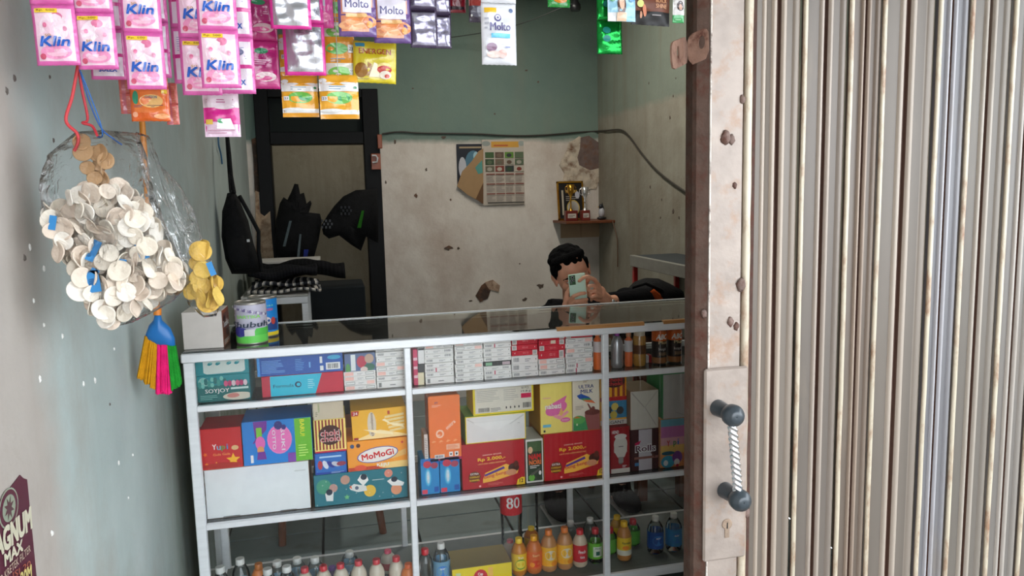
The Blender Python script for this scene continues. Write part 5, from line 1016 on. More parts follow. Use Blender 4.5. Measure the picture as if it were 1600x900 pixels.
# broom hanging on the left wall
bY = 2.02
def bp(pts): return [(aY(x, y, bY).x, aY(x, y, bY).z) for x, y in pts]
br = empty('broom', aY(246, 480, bY), 'plastic broom with blue head and yellow, pink and green bristles', 'broom')
def bpart(mb, nm, m=M_plastic): o = mb.build(nm, m, br); o.location = -br.location; return o
b = MB(); b.tube([aY(222, 190, bY), aY(232, 330, bY), aY(246, 492, bY)], .007, 10, C(226, 140, 40)); bpart(b, 'handle')
b = MB(); b.tube([aY(246, 478, bY), aY(246, 492, bY)], .0095, 12, C(222, 130, 40)); bpart(b, 'ferrule')
b = MB(); b.cushion(bp([(242, 490), (251, 490), (253, 500), (266, 512), (273, 528), (274, 543), (262, 541), (247, 540), (230, 530), (227, 524), (233, 508), (240, 500)])[::-1], bY, .016, C(30, 110, 180)); bpart(b, 'broom_head')
rr = random.Random(4)
def bristles(t0, t1, b0, b1, col, nm):
    mb = MB()
    for i in range(110):
        u = rr.random(); dy = rr.uniform(-.012, .012)
        xa_ = t0[0]+(t1[0]-t0[0])*u; ya_ = t0[1]+(t1[1]-t0[1])*u; xe_ = b0[0]+(b1[0]-b0[0])*u; ye_ = b0[1]+(b1[1]-b0[1])*u+rr.uniform(-3, 3)
        A = aY(xa_, ya_, bY); B_ = aY(xe_, ye_, bY); A.y += dy*.5; B_.y += dy; M_ = (A+B_)/2; mb.tube([A, M_, B_], .0026, 4, col)
    o = bpart(mb, nm, M_cloth); o['kind'] = 'stuff'; o['label'] = nm.replace('_', ' ')
bristles((228, 524), (246, 534), (216, 588), (243, 606), C(206, 146, 30), 'yellow_bristles'); bristles((246, 534), (264, 538), (245, 612), (268, 612), C(236, 40, 120), 'pink_bristles'); bristles((262, 538), (273, 540), (270, 606), (282, 600), C(40, 150, 50), 'green_bristles')
# ================================================================== BACK OF THE SHOP
def flat(name, label, cat, px0, py0, px1, py1, Y, col, fn, th=.002, m=None):
    a = aY(px0, (py0+py1)/2, Y); c = aY(px1, (py0+py1)/2, Y); z1_ = aY((px0+px1)/2, py0, Y).z; z0_ = aY((px0+px1)/2, py1, Y).z
    w, h = c.x-a.x, z1_-z0_; b = MB(); b.box(-w/2, w/2, 0, th, 0, h, col); o = tag(b.build(name, m or M_board, None, ((a.x+c.x)/2, Y, z0_)), label, cat)
    P = Print(w, h); P.rect(0, 0, 1, 1, col); fn(P); P.build(o); return o
def cal(P):
    P.rect(.22, .88, .88, .97, C(214, 160, 70)); P.oval(.1, .94, .1, .04, C(150, 156, 150)); P.oval(.95, .94, .08, .04, C(160, 166, 160)); P.lines(.28, .9, .8, .95, C(190, 90, 60), 1)
    g = [C(70, 96, 60), C(104, 84, 70), C(100, 140, 60), C(96, 110, 84), C(60, 80, 56), C(120, 100, 84), C(170, 164, 150), C(90, 104, 80), C(110, 104, 86), C(130, 60, 50), C(60, 66, 64), C(190, 180, 164)]
    for i in range(4):
        for j in range(3): P.rect(.07+.235*i, .72-.105*j, .28+.235*i, .81-.105*j, g[i+4*j]); P.oval(.17+.235*i, .76-.105*j, .06, .03, g[(i*5+j*3) % 12])
    for j in range(3):
        for i in range(4): P.rect(.08+.23*i, .465-.15*j, .29+.23*i, .482-.15*j, C(130, 70, 60)); P.lines(.08+.23*i, .36-.15*j, .29+.23*i, .455-.15*j, C(150, 140, 134), 5, .4, i+j)
    P.rect(.1, .025, .98, .045, C(80, 76, 70))
flat('calendar', 'paper wall calendar with twelve small photos and yellow heading', 'calendar', 754, 218, 819, 320, YB-.014, C(196, 184, 170), cal)
def pos(P):
    P.oval(.6, .55, .3, .3, C(80, 120, 140)); P.oval(.75, .5, .2, .3, C(80, 140, 134)); P.oval(.2, .45, .14, .25, C(190, 190, 196)); P.oval(.25, .15, .12, .12, C(170, 170, 180)); P.oval(.7, .72, .1, .1, C(170, 206, 216)); P.rect(.1, .9, .9, .94, C(170, 150, 120))
flat('poster', 'dark torn poster half covered by brown cardboard beside the calendar', 'poster', 714, 225, 757, 292, YB-.008, C(34, 36, 46), pos)
b = MB(); P_ = [xz(x, y, YB-.02) for x, y in [(714, 291), (722, 268), (737, 252), (748, 236), (755, 232), (755, 318), (748, 314), (730, 304)]][::-1]; b.prism(P_, YB-.026, YB-.02, C(166, 132, 92))
b.prism([xz(x, y, YB-.02) for x, y in [(743, 311), (755, 285), (755, 319)]][::-1], YB-.0275, YB-.026, C(104, 72, 44)); b.prism([xz(x, y, YB-.02) for x, y in [(742, 262), (753, 250), (754, 270), (747, 272)]][::-1], YB-.0275, YB-.026, C(86, 150, 140))
tag(b.build('torn_cardboard', M_board), 'torn brown cardboard hanging over the dark poster', 'cardboard')
# corner shelf and what stands on it
zs = aY(905, 344, 5.15).z; sx0 = aY(873, 343, 5.15).x
b = MB(); b.box(sx0, XR, 4.97, YB, zs-.018, zs, C(70, 44, 34), b=.003); tag(b.build('corner_shelf', M_wood), 'small dark corner shelf of wood on the back wall', 'shelf')
def pic(P): P.rect(.06, .05, .94, .95, C(22, 20, 22)); P.rect(.12, .1, .2, .8, C(190, 180, 160)); P.rect(.3, .72, .8, .8, C(180, 150, 80)); P.lines(.3, .5, .9, .66, C(160, 150, 140), 3); P.oval(.6, .3, .28, .22, C(206, 176, 90)); P.oval(.6, .3, .24, .19, C(206, 200, 190)); P.oval(.8, .66, .1, .1, C(190, 190, 200))
a = aY(871, 310, 5.22).x; c = aY(912, 310, 5.22).x; H = .275; w = c-a
pf = empty('picture_frame', ((a+c)/2, 5.20, zs), 'gold edged dark framed certificate on the corner shelf', 'picture frame', None, (rad(-8), 0, 0))
b = MB()
for bx in ((-w/2, -w/2+.012, 0, H), (w/2-.012, w/2, 0, H), (-w/2, w/2, 0, .012), (-w/2, w/2, H-.012, H)): b.box(bx[0], bx[1], -.006, .010, bx[2], bx[3], C(150, 110, 50))
b.build('frame', M_gold, pf); b = MB(); b.box(-w/2+.01, w/2-.01, .002, .008, .01, H-.01, C(30, 28, 30)); o = b.build('picture', M_board, pf); P = Print(w-.024, H-.024); pic(P); P.build(o, loc=(0, .0018, .012))
def trophy(px, lbl, basecol, gold, H, bw_, label):
    x = aY(px, 335, 5.08).x; t = empty('trophy', (x, 5.08, zs), label, 'trophy'); b = MB(); b.box(-bw_/2, bw_/2, -.025, .025, 0, .07, basecol, b=.003); bo = b.build('base', M_wood if False else M_plastic, t)
    P = Print(bw_*.7, .03); P.rect(0, 0, 1, 1, C(206, 200, 190)); P.lines(.1, .2, .9, .8, C(90, 60, 50), 2); P.build(bo, 'plaque', loc=(0, -.0255, .02))
    b = MB(); b.lathe([(.016, .07), (.006, .09), (.005, H*.55), (.009, H*.58), (.004, H*.62), (.022, H*.8), (.026, H), (.024, H), (.018, H*.82), (.002, H*.66)], n=16, col=(.8, .8, .8, 1), cap=False); b.build('cup', gold, t)
    for s_ in (-1, 1): b = MB(); b.tube([(s_*.018, 0, H*.75), (s_*.036, 0, H*.8), (s_*.038, 0, H*.92), (s_*.024, 0, H*.96)], .0025, 6); b.build('handle', gold, t)
trophy(892, '', C(110, 34, 28), M_gold, .25, .085, 'gold trophy cup on a dark red base, left on the corner shelf')
trophy(914, '', C(120, 44, 36), M_silver, .23, .06, 'silver trophy on a small red base, middle of the corner shelf')
x = aY(940, 335, 5.08).x; ct = empty('bird_figurine', (x, 5.08, zs), 'small black and white bird figurine at the right end of the corner shelf', 'figurine'); b = MB()
b.ell((0, 0, .012), .035, .022, .012, C(40, 40, 42), 14, 8); b.ell((0, 0, .05), .022, .02, .036, C(190, 190, 196), 14, 8); b.build('body', M_plastic, ct)
b = MB(); b.ell((-.006, 0, .092), .015, .015, .018, C(40, 44, 50), 12, 8); b.ell((-.02, 0, .09), .010, .004, .003, C(206, 160, 60), 8, 6); b.build('head', M_plastic, ct)
b = MB(); b.tube([(.01, .01, .03), (.016, .012, .07), (.008, .01, .12)], [.010, .009, .002], 8, C(40, 44, 50)); b.build('tail', M_plastic, ct)
flat('tan_paper', 'tan paper sheet stuck on the wall under the corner shelf', 'paper', 876, 347, 939, 371, YB-.008, C(176, 148, 118), lambda P: P.rect(.49, 0, .51, 1, C(150, 124, 96)))
def path_obj(name, label, cat, pts, r_, col, m=None):
    out = []
    for i in range(len(pts)-1):
        p0, p1, p2, p3 = pts[max(i-1, 0)], pts[i], pts[i+1], pts[min(i+2, len(pts)-1)]
        for k in range(6): t = k/6; out.append(.5*((2*p1)+(p2-p0)*t+(2*p0-5*p1+4*p2-p3)*t*t+(3*p1-p0-3*p2+p3)*t**3))
    out.append(pts[-1]); b = MB(); b.tube(out, r_, 8, col); return tag(b.build(name, m or M_string), label, cat)
yb = YB-.012
path_obj('wall_cable', 'thin dark cable pinned along the back wall and down the right wall', 'cable', [aY(x, y, yb) for x, y in [(597, 209), (625, 206), (660, 208), (740, 209), (800, 212), (850, 211), (900, 207), (932, 205)]] + [aX(x, y, XR-.012) for x, y in [(948, 204), (970, 203), (984, 214), (1000, 236), (1022, 262), (1048, 284), (1090, 312)]], .0052, C(58, 52, 46))
path_obj('thin_wire', 'thin slack wire rising towards the lamp socket', 'wire', [aY(690, 60, YB-.003), aY(700, 59, 5.2), aY(760, 50, 5.1), aY(820, 35, 4.9), aY(885, 9, 4.7), aY(899, 6, 4.7)], .003, C(70, 74, 70))
path_obj('pull_cord', 'dark cord hanging from the right end of the corner shelf', 'cord', [Vector((aX(963, 343, XR-.02).x, 4.97, zs-.005)), aX(964, 372, XR-.02), aX(965, 395, XR-.02), aX(965, 417, XR-.02)], .004, C(96, 70, 50))
b = MB(); p = aY(899, 8, 4.7); b.lathe([(.028, -.035), (.034, -.02), (.034, .0), (.02, .02), (.018, .06)], p.x, p.y, p.z, 20, C(26, 26, 28)); b.tube([(p.x, p.y, p.z+.05), (p.x, p.y, 2.9)], .004, 6, C(60, 60, 60)); tag(b.build('lamp_socket', M_plastic), 'black lamp socket hanging from the ceiling at the top', 'lamp')
b = MB(); b.box(.98, 1.12, 3.28, 4.52, 2.80, 2.90, C(220, 220, 216), b=.01); tag(b.build('added_fill_housing', M_plastic), 'added white housing over the unseen ceiling fill light', 'lamp')  # out-of-view housing, added to go with the ceiling fill light
# latch at the door frame
lt = empty('door_latch', aY(588, 238, YB-.05), 'orange latch with white hook on the right door frame', 'latch')
def lpart(mb, nm): o = mb.build(nm, M_plastic, lt); o.location = -lt.location; return o
def bx(mb, px0, py0, px1, py1, Y, d, col, bv=.003):
    a = aY(px0, (py0+py1)/2, Y).x; c = aY(px1, (py0+py1)/2, Y).x; z1_ = aY((px0+px1)/2, py0, Y).z; z0_ = aY((px0+px1)/2, py1, Y).z; mb.box(a, c, Y, Y+d, z0_, z1_, col, b=bv)
b = MB(); bx(b, 590, 210, 597, 232, YB-.06, .03, C(150, 74, 34)); lpart(b, 'upper_plate')
b = MB(); bx(b, 580, 240, 595, 265, YB-.06, .03, C(150, 74, 34)); lpart(b, 'lower_plate')
b = MB(); b.tube([aY(x, y, YB-.075) for x, y in [(581, 243), (587, 243), (590, 247), (589, 253), (582, 254)]], .006, 8, C(206, 206, 206)); lpart(b, 'hook')
# backpack on the left wall
bk = empty('backpack', aY(378, 300, 3.72), 'black nylon backpack hanging by its strap on the left wall', 'bag')
def bpk(mb, nm, m=M_blackbag): o = mb.build(nm, m, bk); o.location = -bk.location; return o
b = MB(); b.cushion([(aY(x, y, 3.72).x, aY(x, y, 3.72).z) for x, y in [(355, 302), (366, 298), (374, 312), (388, 345), (396, 380), (407, 412), (408, 425), (385, 428), (362, 428), (352, 405), (346, 370), (347, 330), (352, 314)]][::-1], 3.72, .07, wob=.006); bpk(b, 'body')
b = MB(); b.cushion([(aY(x, y, 3.64).x, aY(x, y, 3.64).z) for x, y in [(352, 370), (380, 368), (388, 392), (392, 418), (366, 422), (354, 400)]][::-1], 3.66, .03, wob=.003); bpk(b, 'front_pocket')
b = MB(); b.tube([aY(x, y, Y) for x, y, Y in [(355, 214, 3.76), (358, 240, 3.72), (361, 275, 3.72), (366, 302, 3.70)]], .009, 6); bpk(b, 'strap')
b = MB(); b.tube([aY(x, y, Y) for x, y, Y in [(354, 216, 3.76), (357, 262, 3.72), (360, 300, 3.70)]], .006, 6); bpk(b, 'strap')
b = MB(); b.tube([aY(x, y, Y) for x, y, Y in [(374, 306, 3.68), (390, 335, 3.66), (404, 362, 3.66), (404, 392, 3.66), (409, 424, 3.68)]], .009, 6); bpk(b, 'shoulder_strap')
b = MB(); b.box(-.006, .006, -.002, .002, -.006, .006, C(206, 206, 206)); o = b.build('white_tab', M_plastic, bk); o.location = aY(388, 376, 3.62)-bk.location
b = MB(); b.tube([(XL, 3.76, aY(354, 214, 3.76).z+.005), (aY(354, 214, 3.76).x+.01, 3.76, aY(354, 214, 3.76).z+.008)], .004, 8, C(120, 120, 120)); tag(b.build('wall_nail', M_string), 'nail in the left wall that carries the backpack', 'nail')
path_obj('key_cord', 'thin blue cord with a metal clip hanging on the left wall', 'cord', [aX(341, 214, XL+.01), aX(342, 228, XL+.012), aX(345, 240, XL+.01), aX(347, 256, XL+.008)], .004, C(60, 110, 150))
# white table with cloths
tY = 4.25; tz = aY(440, 461, tY).z; tx1 = aY(481, 461, tY).x
t = empty('white_table', (XL+.02, tY, 0), 'white framed table in the back left corner under a striped cloth', 'table')
def tp(mb, nm, m=M_alu): return mb.build(nm, m, t, -t.location)
b = MB(); b.box(XL+.02, tx1, tY, tY+.5, tz-.012, tz, C(226, 222, 214), b=.002); tp(b, 'table_top', M_matte)
b = MB(); b.box(XL+.02, tx1, tY-.004, tY+.03, tz-.05, tz-.0125, b=.002); tp(b, 'front_rail')
for x, y in ((XL+.02, tY), (tx1-.035, tY), (XL+.02, tY+.465), (tx1-.035, tY+.465)): b = MB(); b.box(x, x+.035, y, y+.035, 0, tz-.05, b=.002); tp(b, 'leg')
def wavy(name, x0, x1, y0, y1, z, cols, amp, seed, label, m=M_cloth, th=.014, droop=0):
    b = MB(); nx, ny = 44, 8; q = random.Random(seed); ph = [q.uniform(0, 6) for _ in range(4)]; vs = []
    for s_ in (0, 1):
        for j in range(ny+1):
            for i in range(nx+1):
                u, v = i/nx, j/ny; zz = z+amp*(1+sin(u*9+ph[0]+v*2))*.5+amp*.5*(1+sin(v*7+ph[1]+u*4))-droop*max(0, u-.8)*5*.2
                vs.append((x0+(x1-x0)*u+.006*sin(v*8+ph[2]), y0+(y1-y0)*v+.008*sin(u*11+ph[3]), zz+th*s_))
    n0 = (nx+1)*(ny+1); fs = []; cs = []
    for s_ in (0, 1):
        for j in range(ny):
            for i in range(nx): a = s_*n0+j*(nx+1)+i; f = (a, a+1, a+nx+2, a+nx+1); fs.append(f if s_ else f[::-1]); cs.append(cols[i % len(cols)])
    for i in range(nx):
        a = i; fs.append((a, a+1, n0+a+1, n0+a)); cs.append(cols[i % len(cols)]); a = ny*(nx+1)+i; fs.append((a+1, a, n0+a, n0+a+1)); cs.append(cols[i % len(cols)])
    for j in range(ny): a = j*(nx+1); fs.append((a, n0+a, n0+a+nx+1, a+nx+1)); cs.append(cols[0]); a += nx; fs.append((a, a+nx+1, n0+a+nx+1, n0+a)); cs.append(cols[0])
    b.add(vs, fs, cs, True); return tag(b.build(name, m), label, 'cloth')
cW, cK = C(206, 200, 192), C(40, 42, 48); xa1 = aY(500, 450, tY).x
wavy('striped_cloth', aY(388, 455, tY).x, xa1, tY-.02, tY+.22, tz+.001, [cW, cW, cK, C(120, 120, 122)], .012, 1, 'folded black and white striped cloth, bottom one on the white table')
wavy('striped_cloth', aY(392, 445, tY).x, xa1-.01, tY-.01, tY+.2, tz+.030, [cK, cK, cW, C(150, 150, 152), cK], .016, 2, 'folded black and white striped cloth, middle one on the white table')
wavy('dark_cloth', aY(386, 435, tY).x, aY(494, 435, tY).x, tY+.02, tY+.3, tz+.078, [C(22, 22, 26), C(30, 30, 34)], .022, 3, 'crumpled black cloth on top of the striped cloths', th=.03)
sy = 4.75; szz = aY(460, 407, sy).z
b = MB(); b.box(XL+.002, aY(500, 407, sy).x, sy, sy+.26, szz-.016, szz, C(206, 202, 196), b=.002); o = tag(b.build('white_shelf', M_matte), 'narrow white shelf board in the corner before the doorway', 'shelf')
for x in (XL+.08, -.14): b = MB(); b.box(x, x+.015, sy+.02, sy+.24, szz-.03, szz-.0165, C(150, 150, 150)); b.build('bracket', M_alu, o)
wavy('dark_cloth', XL+.06, aY(538, 425, 4.6).x, 4.58, 4.72, aY(470, 438, 4.65).z, [C(18, 18, 20), C(26, 26, 28)], .035, 8, 'black garment heap behind the striped cloths', th=.055)
b = MB(); bx(b, 484, 448, 572, 520, 4.9, .4, C(26, 31, 35), .01); o = tag(b.build('dark_cabinet', M_matte), 'dark blue-grey cabinet standing in the doorway', 'cabinet'); o.data.transform(Matrix.Identity(4))
zb_ = min(v.co.z for v in o.data.vertices)
for v in o.data.vertices:
    if v.co.z < zb_+.1: v.co.z = 0
# dark things hung in the doorway
def hung(name, label, pts, Y, th, extra=()):
    o = empty(name, aY(pts[0][0], pts[0][1], Y), label, 'clothes'); b = MB(); b.cushion([(aY(x, y, Y).x, aY(x, y, Y).z) for x, y in pts][::-1], Y, th, wob=.01); q = b.build('fabric', M_blackbag, o, -o.location); 
    for nm, pp, col in extra:
        b = MB(); b.prism([(aY(x, y, Y-th).x, aY(x, y, Y-th).z) for x, y in pp][::-1], Y-th-.006, Y-th+.004, col); b.build(nm, M_cloth, o, -o.location)
    return o
hung('black_raincoat', 'black folded raincoat bundle with pointed tips hanging left in the doorway', [(431, 345), (437, 318), (443, 308), (449, 312), (455, 300), (460, 287), (466, 288), (469, 303), (475, 301), (479, 318), (485, 313), (487, 318), (482, 334), (500, 334), (503, 346), (498, 375), (490, 405), (434, 405), (430, 375)], 5.12, .07, [('reflective_strip', [(452, 345), (456, 345), (446, 385), (442, 385)], C(84, 96, 100)), ('reflective_strip', [(468, 366), (471, 366), (468, 402), (464, 402)], C(90, 100, 104)), ('blue_tab', [(475, 390), (482, 390), (480, 403), (474, 403)], C(40, 50, 120))])
hung('black_jacket', 'black jacket with checked patches and a green stripe hanging right in the doorway', [(502, 352), (512, 336), (522, 322), (536, 307), (556, 297), (590, 295), (591, 380), (572, 370), (564, 392), (548, 382), (530, 368), (514, 373), (505, 366)], 5.12, .06, [('green_stripe', [(565, 329), (569, 329), (564, 356), (558, 356)], C(40, 100, 30))]+[('checked_patch', [(x, y), (x+3, y), (x+3, y+4), (x, y+4)], C(78, 80, 84)) for k in range(9) for x, y in [(502+(k % 3)*6+(k//3 % 2)*3, 343+(k//3)*5)]]+[('checked_patch', [(x, y), (x+3, y), (x+3, y+4), (x, y+4)], C(56, 58, 62)) for k in range(9) for x, y in [(532+(k % 3)*6+(k//3 % 2)*3, 322+(k//3)*5)]])
# table along the right wall
e1 = aY(985, 400, 4.0); z_ = e1.z; t = empty('side_table', (e1.x, 2.95, 0), 'high side table with aluminium rim and red legs along the right wall', 'table')
b = MB(); b.box(e1.x, XR-.004, 2.955, 4.0, z_-.008, z_+.004, C(66, 70, 72), b=.001); b.build('table_top', M_matte, t, -t.location)
b = MB(); b.box(e1.x-.004, e1.x+.022, 2.95, 4.0, z_-.055, z_+.006, b=.002); b.build('side_rim', M_dull, t, -t.location)
b = MB(); b.box(e1.x, XR-.004, 2.93, 2.95, z_-.055, z_+.006, b=.002); b.build('front_rim', M_dull, t, -t.location)
for y, x in ((3.96, e1.x+.004), (2.96, e1.x+.004), (3.96, XR-.03), (2.96, XR-.03)): b = MB(); b.box(x, x+.024, y-.0, y+.024, 0, z_-.055, C(176, 40, 36), b=.002); b.build('leg', M_plastic, t, -t.location)
# wooden bench with a black bag
t = empty('wooden_bench', (1.32, 3.2, 0), 'brown wooden bench beside the seated person', 'bench')
b = MB(); b.box(1.32, 1.60, 3.2, 3.56, .72, .75, b=.004); b.build('seat', M_wood, t, -t.location)
for x in (1.33, 1.54):
    for y in (3.21, 3.5): b = MB(); b.box(x, x+.05, y, y+.05, 0, .7195, b=.003); b.build('leg', M_wood, t, -t.location)
gb = empty('shoulder_bag', (1.42, 3.38, .75), 'slumped black shoulder bag with an orange patch right of the person', 'bag')
b = MB(); P5 = [(aY(x, y, 3.3).x-1.42, aY(x, y, 3.3).z-.75) for x, y in [(972, 480), (985, 462), (996, 455), (1005, 443), (1022, 437), (1040, 438), (1058, 446), (1076, 456), (1080, 478)]]; P5 = P5+[(.16, 0), (-.14, 0)]
b.cushion(P5[::-1], 0, .12, wob=.01); b.build('body', M_blackbag, gb)
b = MB(); b.tube([Vector((aY(x, y, 3.2).x-1.42, -.1, aY(x, y, 3.2).z-.75)) for x, y in [(990, 470), (1000, 452), (1020, 446), (1044, 456), (1060, 470)]], .008, 8); b.build('strap', M_blackbag, gb)
b = MB(); b.cushion([(aY(x, y, 3.15).x-1.42, aY(x, y, 3.15).z-.75) for x, y in [(1030, 462), (1038, 456), (1048, 464), (1054, 474), (1036, 474)]][::-1], -.115, .012, C(190, 86, 40)); b.build('orange_patch', M_cloth, gb)
# wooden chair seen through the lower left bay
t = empty('wooden_chair', (0, 3.35, 0), 'brown wooden chair on the tiles behind the left bay', 'chair')
c0 = -.28; b = MB(); b.box(c0, c0+.42, 3.2, 3.6, .41, .435, b=.01); b.build('seat', M_wood, t, -t.location)
for x, y, dx in ((c0+.02, 3.22, -.02), (c0+.37, 3.22, .05), (c0+.02, 3.55, -.02), (c0+.37, 3.55, .02)): b = MB(); b.tube([(x+.015+dx, y, 0), (x+.015, y, .41)], [.016, .02], 10); b.build('leg', M_wood, t, -t.location)
b = MB(); b.box(c0+.01, c0+.41, 3.20, 3.215, .33, .405, b=.003); b.build('apron', M_wood, t, -t.location)
# poster on the left wall
def lp_(px, py): p = aX(px, py, XL+.002); return p.y, p.z
y1_, zt_ = lp_(50, 745); y0_ = 1.08; zbm = lp_(57, 905)[1]-.06
po = empty('wall_poster', (XL+.001, y1_, zbm), 'torn maroon cigarette poster with cream lettering on the left wall', 'poster')
pts = [lp_(0, 774), lp_(32, 742), lp_(37, 747), lp_(43, 749), lp_(58, 905)]; pts = [(y0_, pts[0][1]-.03)]+pts[1:]+[(pts[-1][0]+.002, zbm), (y0_, zbm)]
b = MB(); n = len(pts); b.add([(XL+.0004, y, z) for y, z in pts]+[(XL+.0016, y, z) for y, z in pts], [tuple(range(n)), tuple(range(2*n-1, n-1, -1))]+[(i, (i+1) % n, (i+1) % n+n, i+n) for i in range(n)], C(84, 32, 50)); sh = b.build('sheet', M_board, po, -po.location)
wP = y1_-y0_; hP = zt_-zbm; P = Print(1, 1, warp=lambda x, z, off: (XL+.0017+off, x, z), sub=1, clip=False)
def pm(px, py): y, z = lp_(px, py); return y+.5, z
def ptext(s_, pxa, pya, pxb, pyb, hpx, col, bold=.03, full=None):
    a, c = pm(pxa, pya), pm(pxb, pyb); L_ = math.hypot(c[0]-a[0], c[1]-a[1]); P.text(s_, (a[0]+c[0])/2, (a[1]+c[1])/2, L_, hpx, col, bold, rot=atan2(c[1]-a[1], c[0]-a[0]))
CRM = C(206, 200, 176)
p = pm(14, 794); P.oval(p[0], p[1], .036, .030, C(150, 160, 140), n=28); P.oval(p[0], p[1], .033, .0275, C(84, 32, 50), n=28); P.oval(p[0], p[1], .024, .020, C(140, 150, 130), n=24); P.star(p[0], p[1], .019, C(84, 50, 56), n=8)
ptext('MAGNUM', -20, 866, 48, 808, .034, CRM, .1); ptext('MAX', 6, 876, 34, 851, .017, CRM, .1); ptext('DUO KRETEK FILTER', -12, 918, 46, 856, .012, C(190, 170, 150), .02); ptext('ISI 20', 18, 900, 46, 880, .010, C(170, 90, 70), .0); ptext('20M', 30, 906, 47, 892, .020, C(206, 190, 120), .06)
P.build(po, 'lettering', loc=-po.location)
# ================================================================== PERSON
def remesh(mb, name, mat_, vox, parent=None, smooth=6, fac=.5):
    o = mb.build('tmp', mat_); md = o.modifiers.new('r', 'REMESH'); md.mode = 'VOXEL'; md.voxel_size = vox; md.use_smooth_shade = True
    s_ = o.modifiers.new('s', 'SMOOTH'); s_.iterations = smooth; s_.factor = fac
    dg = bpy.context.evaluated_depsgraph_get(); dg.update(); me = bpy.data.meshes.new_from_object(o.evaluated_get(dg)); bpy.data.objects.remove(o)
    for p in me.polygons: p.use_smooth = True
    me.name = name; me.materials.clear(); me.materials.append(mat_); q = bpy.data.objects.new(name, me); COL.objects.link(q); q.parent = parent; return q
J = aY
hc = J(893, 427, 3.20)
HM = Matrix.Rotation(rad(-20), 3, 'Y') @ Matrix.Rotation(rad(10), 3, 'X') @ Matrix.Rotation(rad(-8), 3, 'Z')
def hp_(x, y, z): return hc + HM @ Vector((x, y, z))
bd = MB()
def E_(c, rx, ry, rz, M=HM, n=22, m=16, fn=None): bd.ell(c, rx, ry, rz, n=n, m=m, M=M, fn=fn)
E_(hp_(0, .012, .03), .077, .095, .088)
E_(hp_(0, -.012, -.02), .068, .075, .075); E_(hp_(0, -.028, -.065), .047, .052, .045); E_(hp_(0, -.052, -.092), .024, .022, .018)
E_(hp_(0, -.078, .012), .052, .014, .010)                                     # brow
E_(hp_(0, -.088, -.022), .0095, .014, .026); E_(hp_(0, -.097, -.040), .014, .012, .010); E_(hp_(.009, -.088, -.043), .008, .009, .006); E_(hp_(-.009, -.088, -.043), .008, .009, .006)   # nose
E_(hp_(0, -.079, -.066), .024, .010, .006); E_(hp_(0, -.078, -.074), .021, .010, .006)  # lips
for s_ in (-1, 1):
    E_(hp_(s_*.045, -.062, -.025), .020, .018, .016)                          # cheek
    E_(hp_(s_*.078, .012, -.012), .008, .020, .030, n=14, m=10); E_(hp_(s_*.083, .018, .002), .008, .014, .018, n=12, m=8)  # ears
    E_(hp_(s_*.031, -.074, -.002), .015, .010, .008, n=12, m=8)               # eyelids
neck = J(899, 478, 3.30); sR = J(858, 490, 3.32); sL = J(948, 480, 3.32); chest = (sR+sL)/2+Vector((0, .04, -.12)); pelvis = Vector((chest.x, 3.55, .45))
bd.tube([hp_(0, .02, -.05), neck, neck+Vector((0, .03, -.06))], [.052, .056, .075], 16)
bd.tube([neck+Vector((0, .03, -.05)), chest, (chest+pelvis)/2, pelvis], [.07, .135, .125, .14], 20)
bd.tube([sR, neck+Vector((0, .03, -.05)), sL], [.055, .06, .055], 14)
elR = J(868, 560, 3.10); wrR = J(882, 492, 3.07); elL = J(1004, 470, 3.18); wrL = J(951, 471, 3.08)
bd.tube([sR, (sR+elR)/2, elR, (elR+wrR)/2, wrR], [.052, .046, .038, .037, .027], 14)
bd.tube([sL, (sL+elL)/2, elL, elL.lerp(wrL, .35), wrL], [.052, .046, .038, .036, .026], 14)
for s_ in (-1, 1):
    hip = pelvis+Vector((s_*.09, -.02, -.02)); kn = Vector((chest.x+s_*.17, 3.13, .47)); an = Vector((chest.x+s_*.15, 3.20, .10)); toe = an+Vector((s_*.02, -.13, -.06))
    bd.tube([hip, hip.lerp(kn, .5), kn, kn.lerp(an, .35), an], [.085, .075, .055, .052, .036], 14); bd.tube([an+Vector((0, .04, -.055)), an+Vector((0, -.02, -.05)), toe], [.032, .036, .024], 12)
def hand(wr, palm, fingers, thumb):
    bd.tube([wr, wr.lerp(palm, .5), palm], [.025, .027, .026], 12); bd.ell(palm, .034, .016, .036, n=14, m=10)
    for f in fingers+[thumb]:
        n = len(f); r0 = .0095 if f is not thumb else .0115
        bd.tube([palm.lerp(f[0], .4)]+f, [r0*1.1]+[r0*(1-.22*k/(n-1)) for k in range(n)], 10); bd.ell(f[-1], r0*.8, r0*.8, r0*.8, n=10, m=6)
# his right hand holds the phone from below, fingers across its back
pR = J(890, 478, 3.045)
hand(wrR, pR, [[J(889, 471, 3.02), J(896, 463, 2.993), J(906, 459, 2.99), J(914, 458, 2.995)], [J(892, 476, 3.015), J(900, 471, 2.99), J(909, 469, 2.99), J(917, 468, 2.995)], [J(895, 481, 3.015), J(903, 477, 2.99), J(911, 475.5, 2.99), J(917, 475, 2.995)], [J(896, 486, 3.02), J(904, 483, 2.99), J(912, 482, 2.99), J(916, 481, 2.995)]], [J(884, 468, 3.05), J(886, 458, 3.05), J(891, 451, 3.045)])
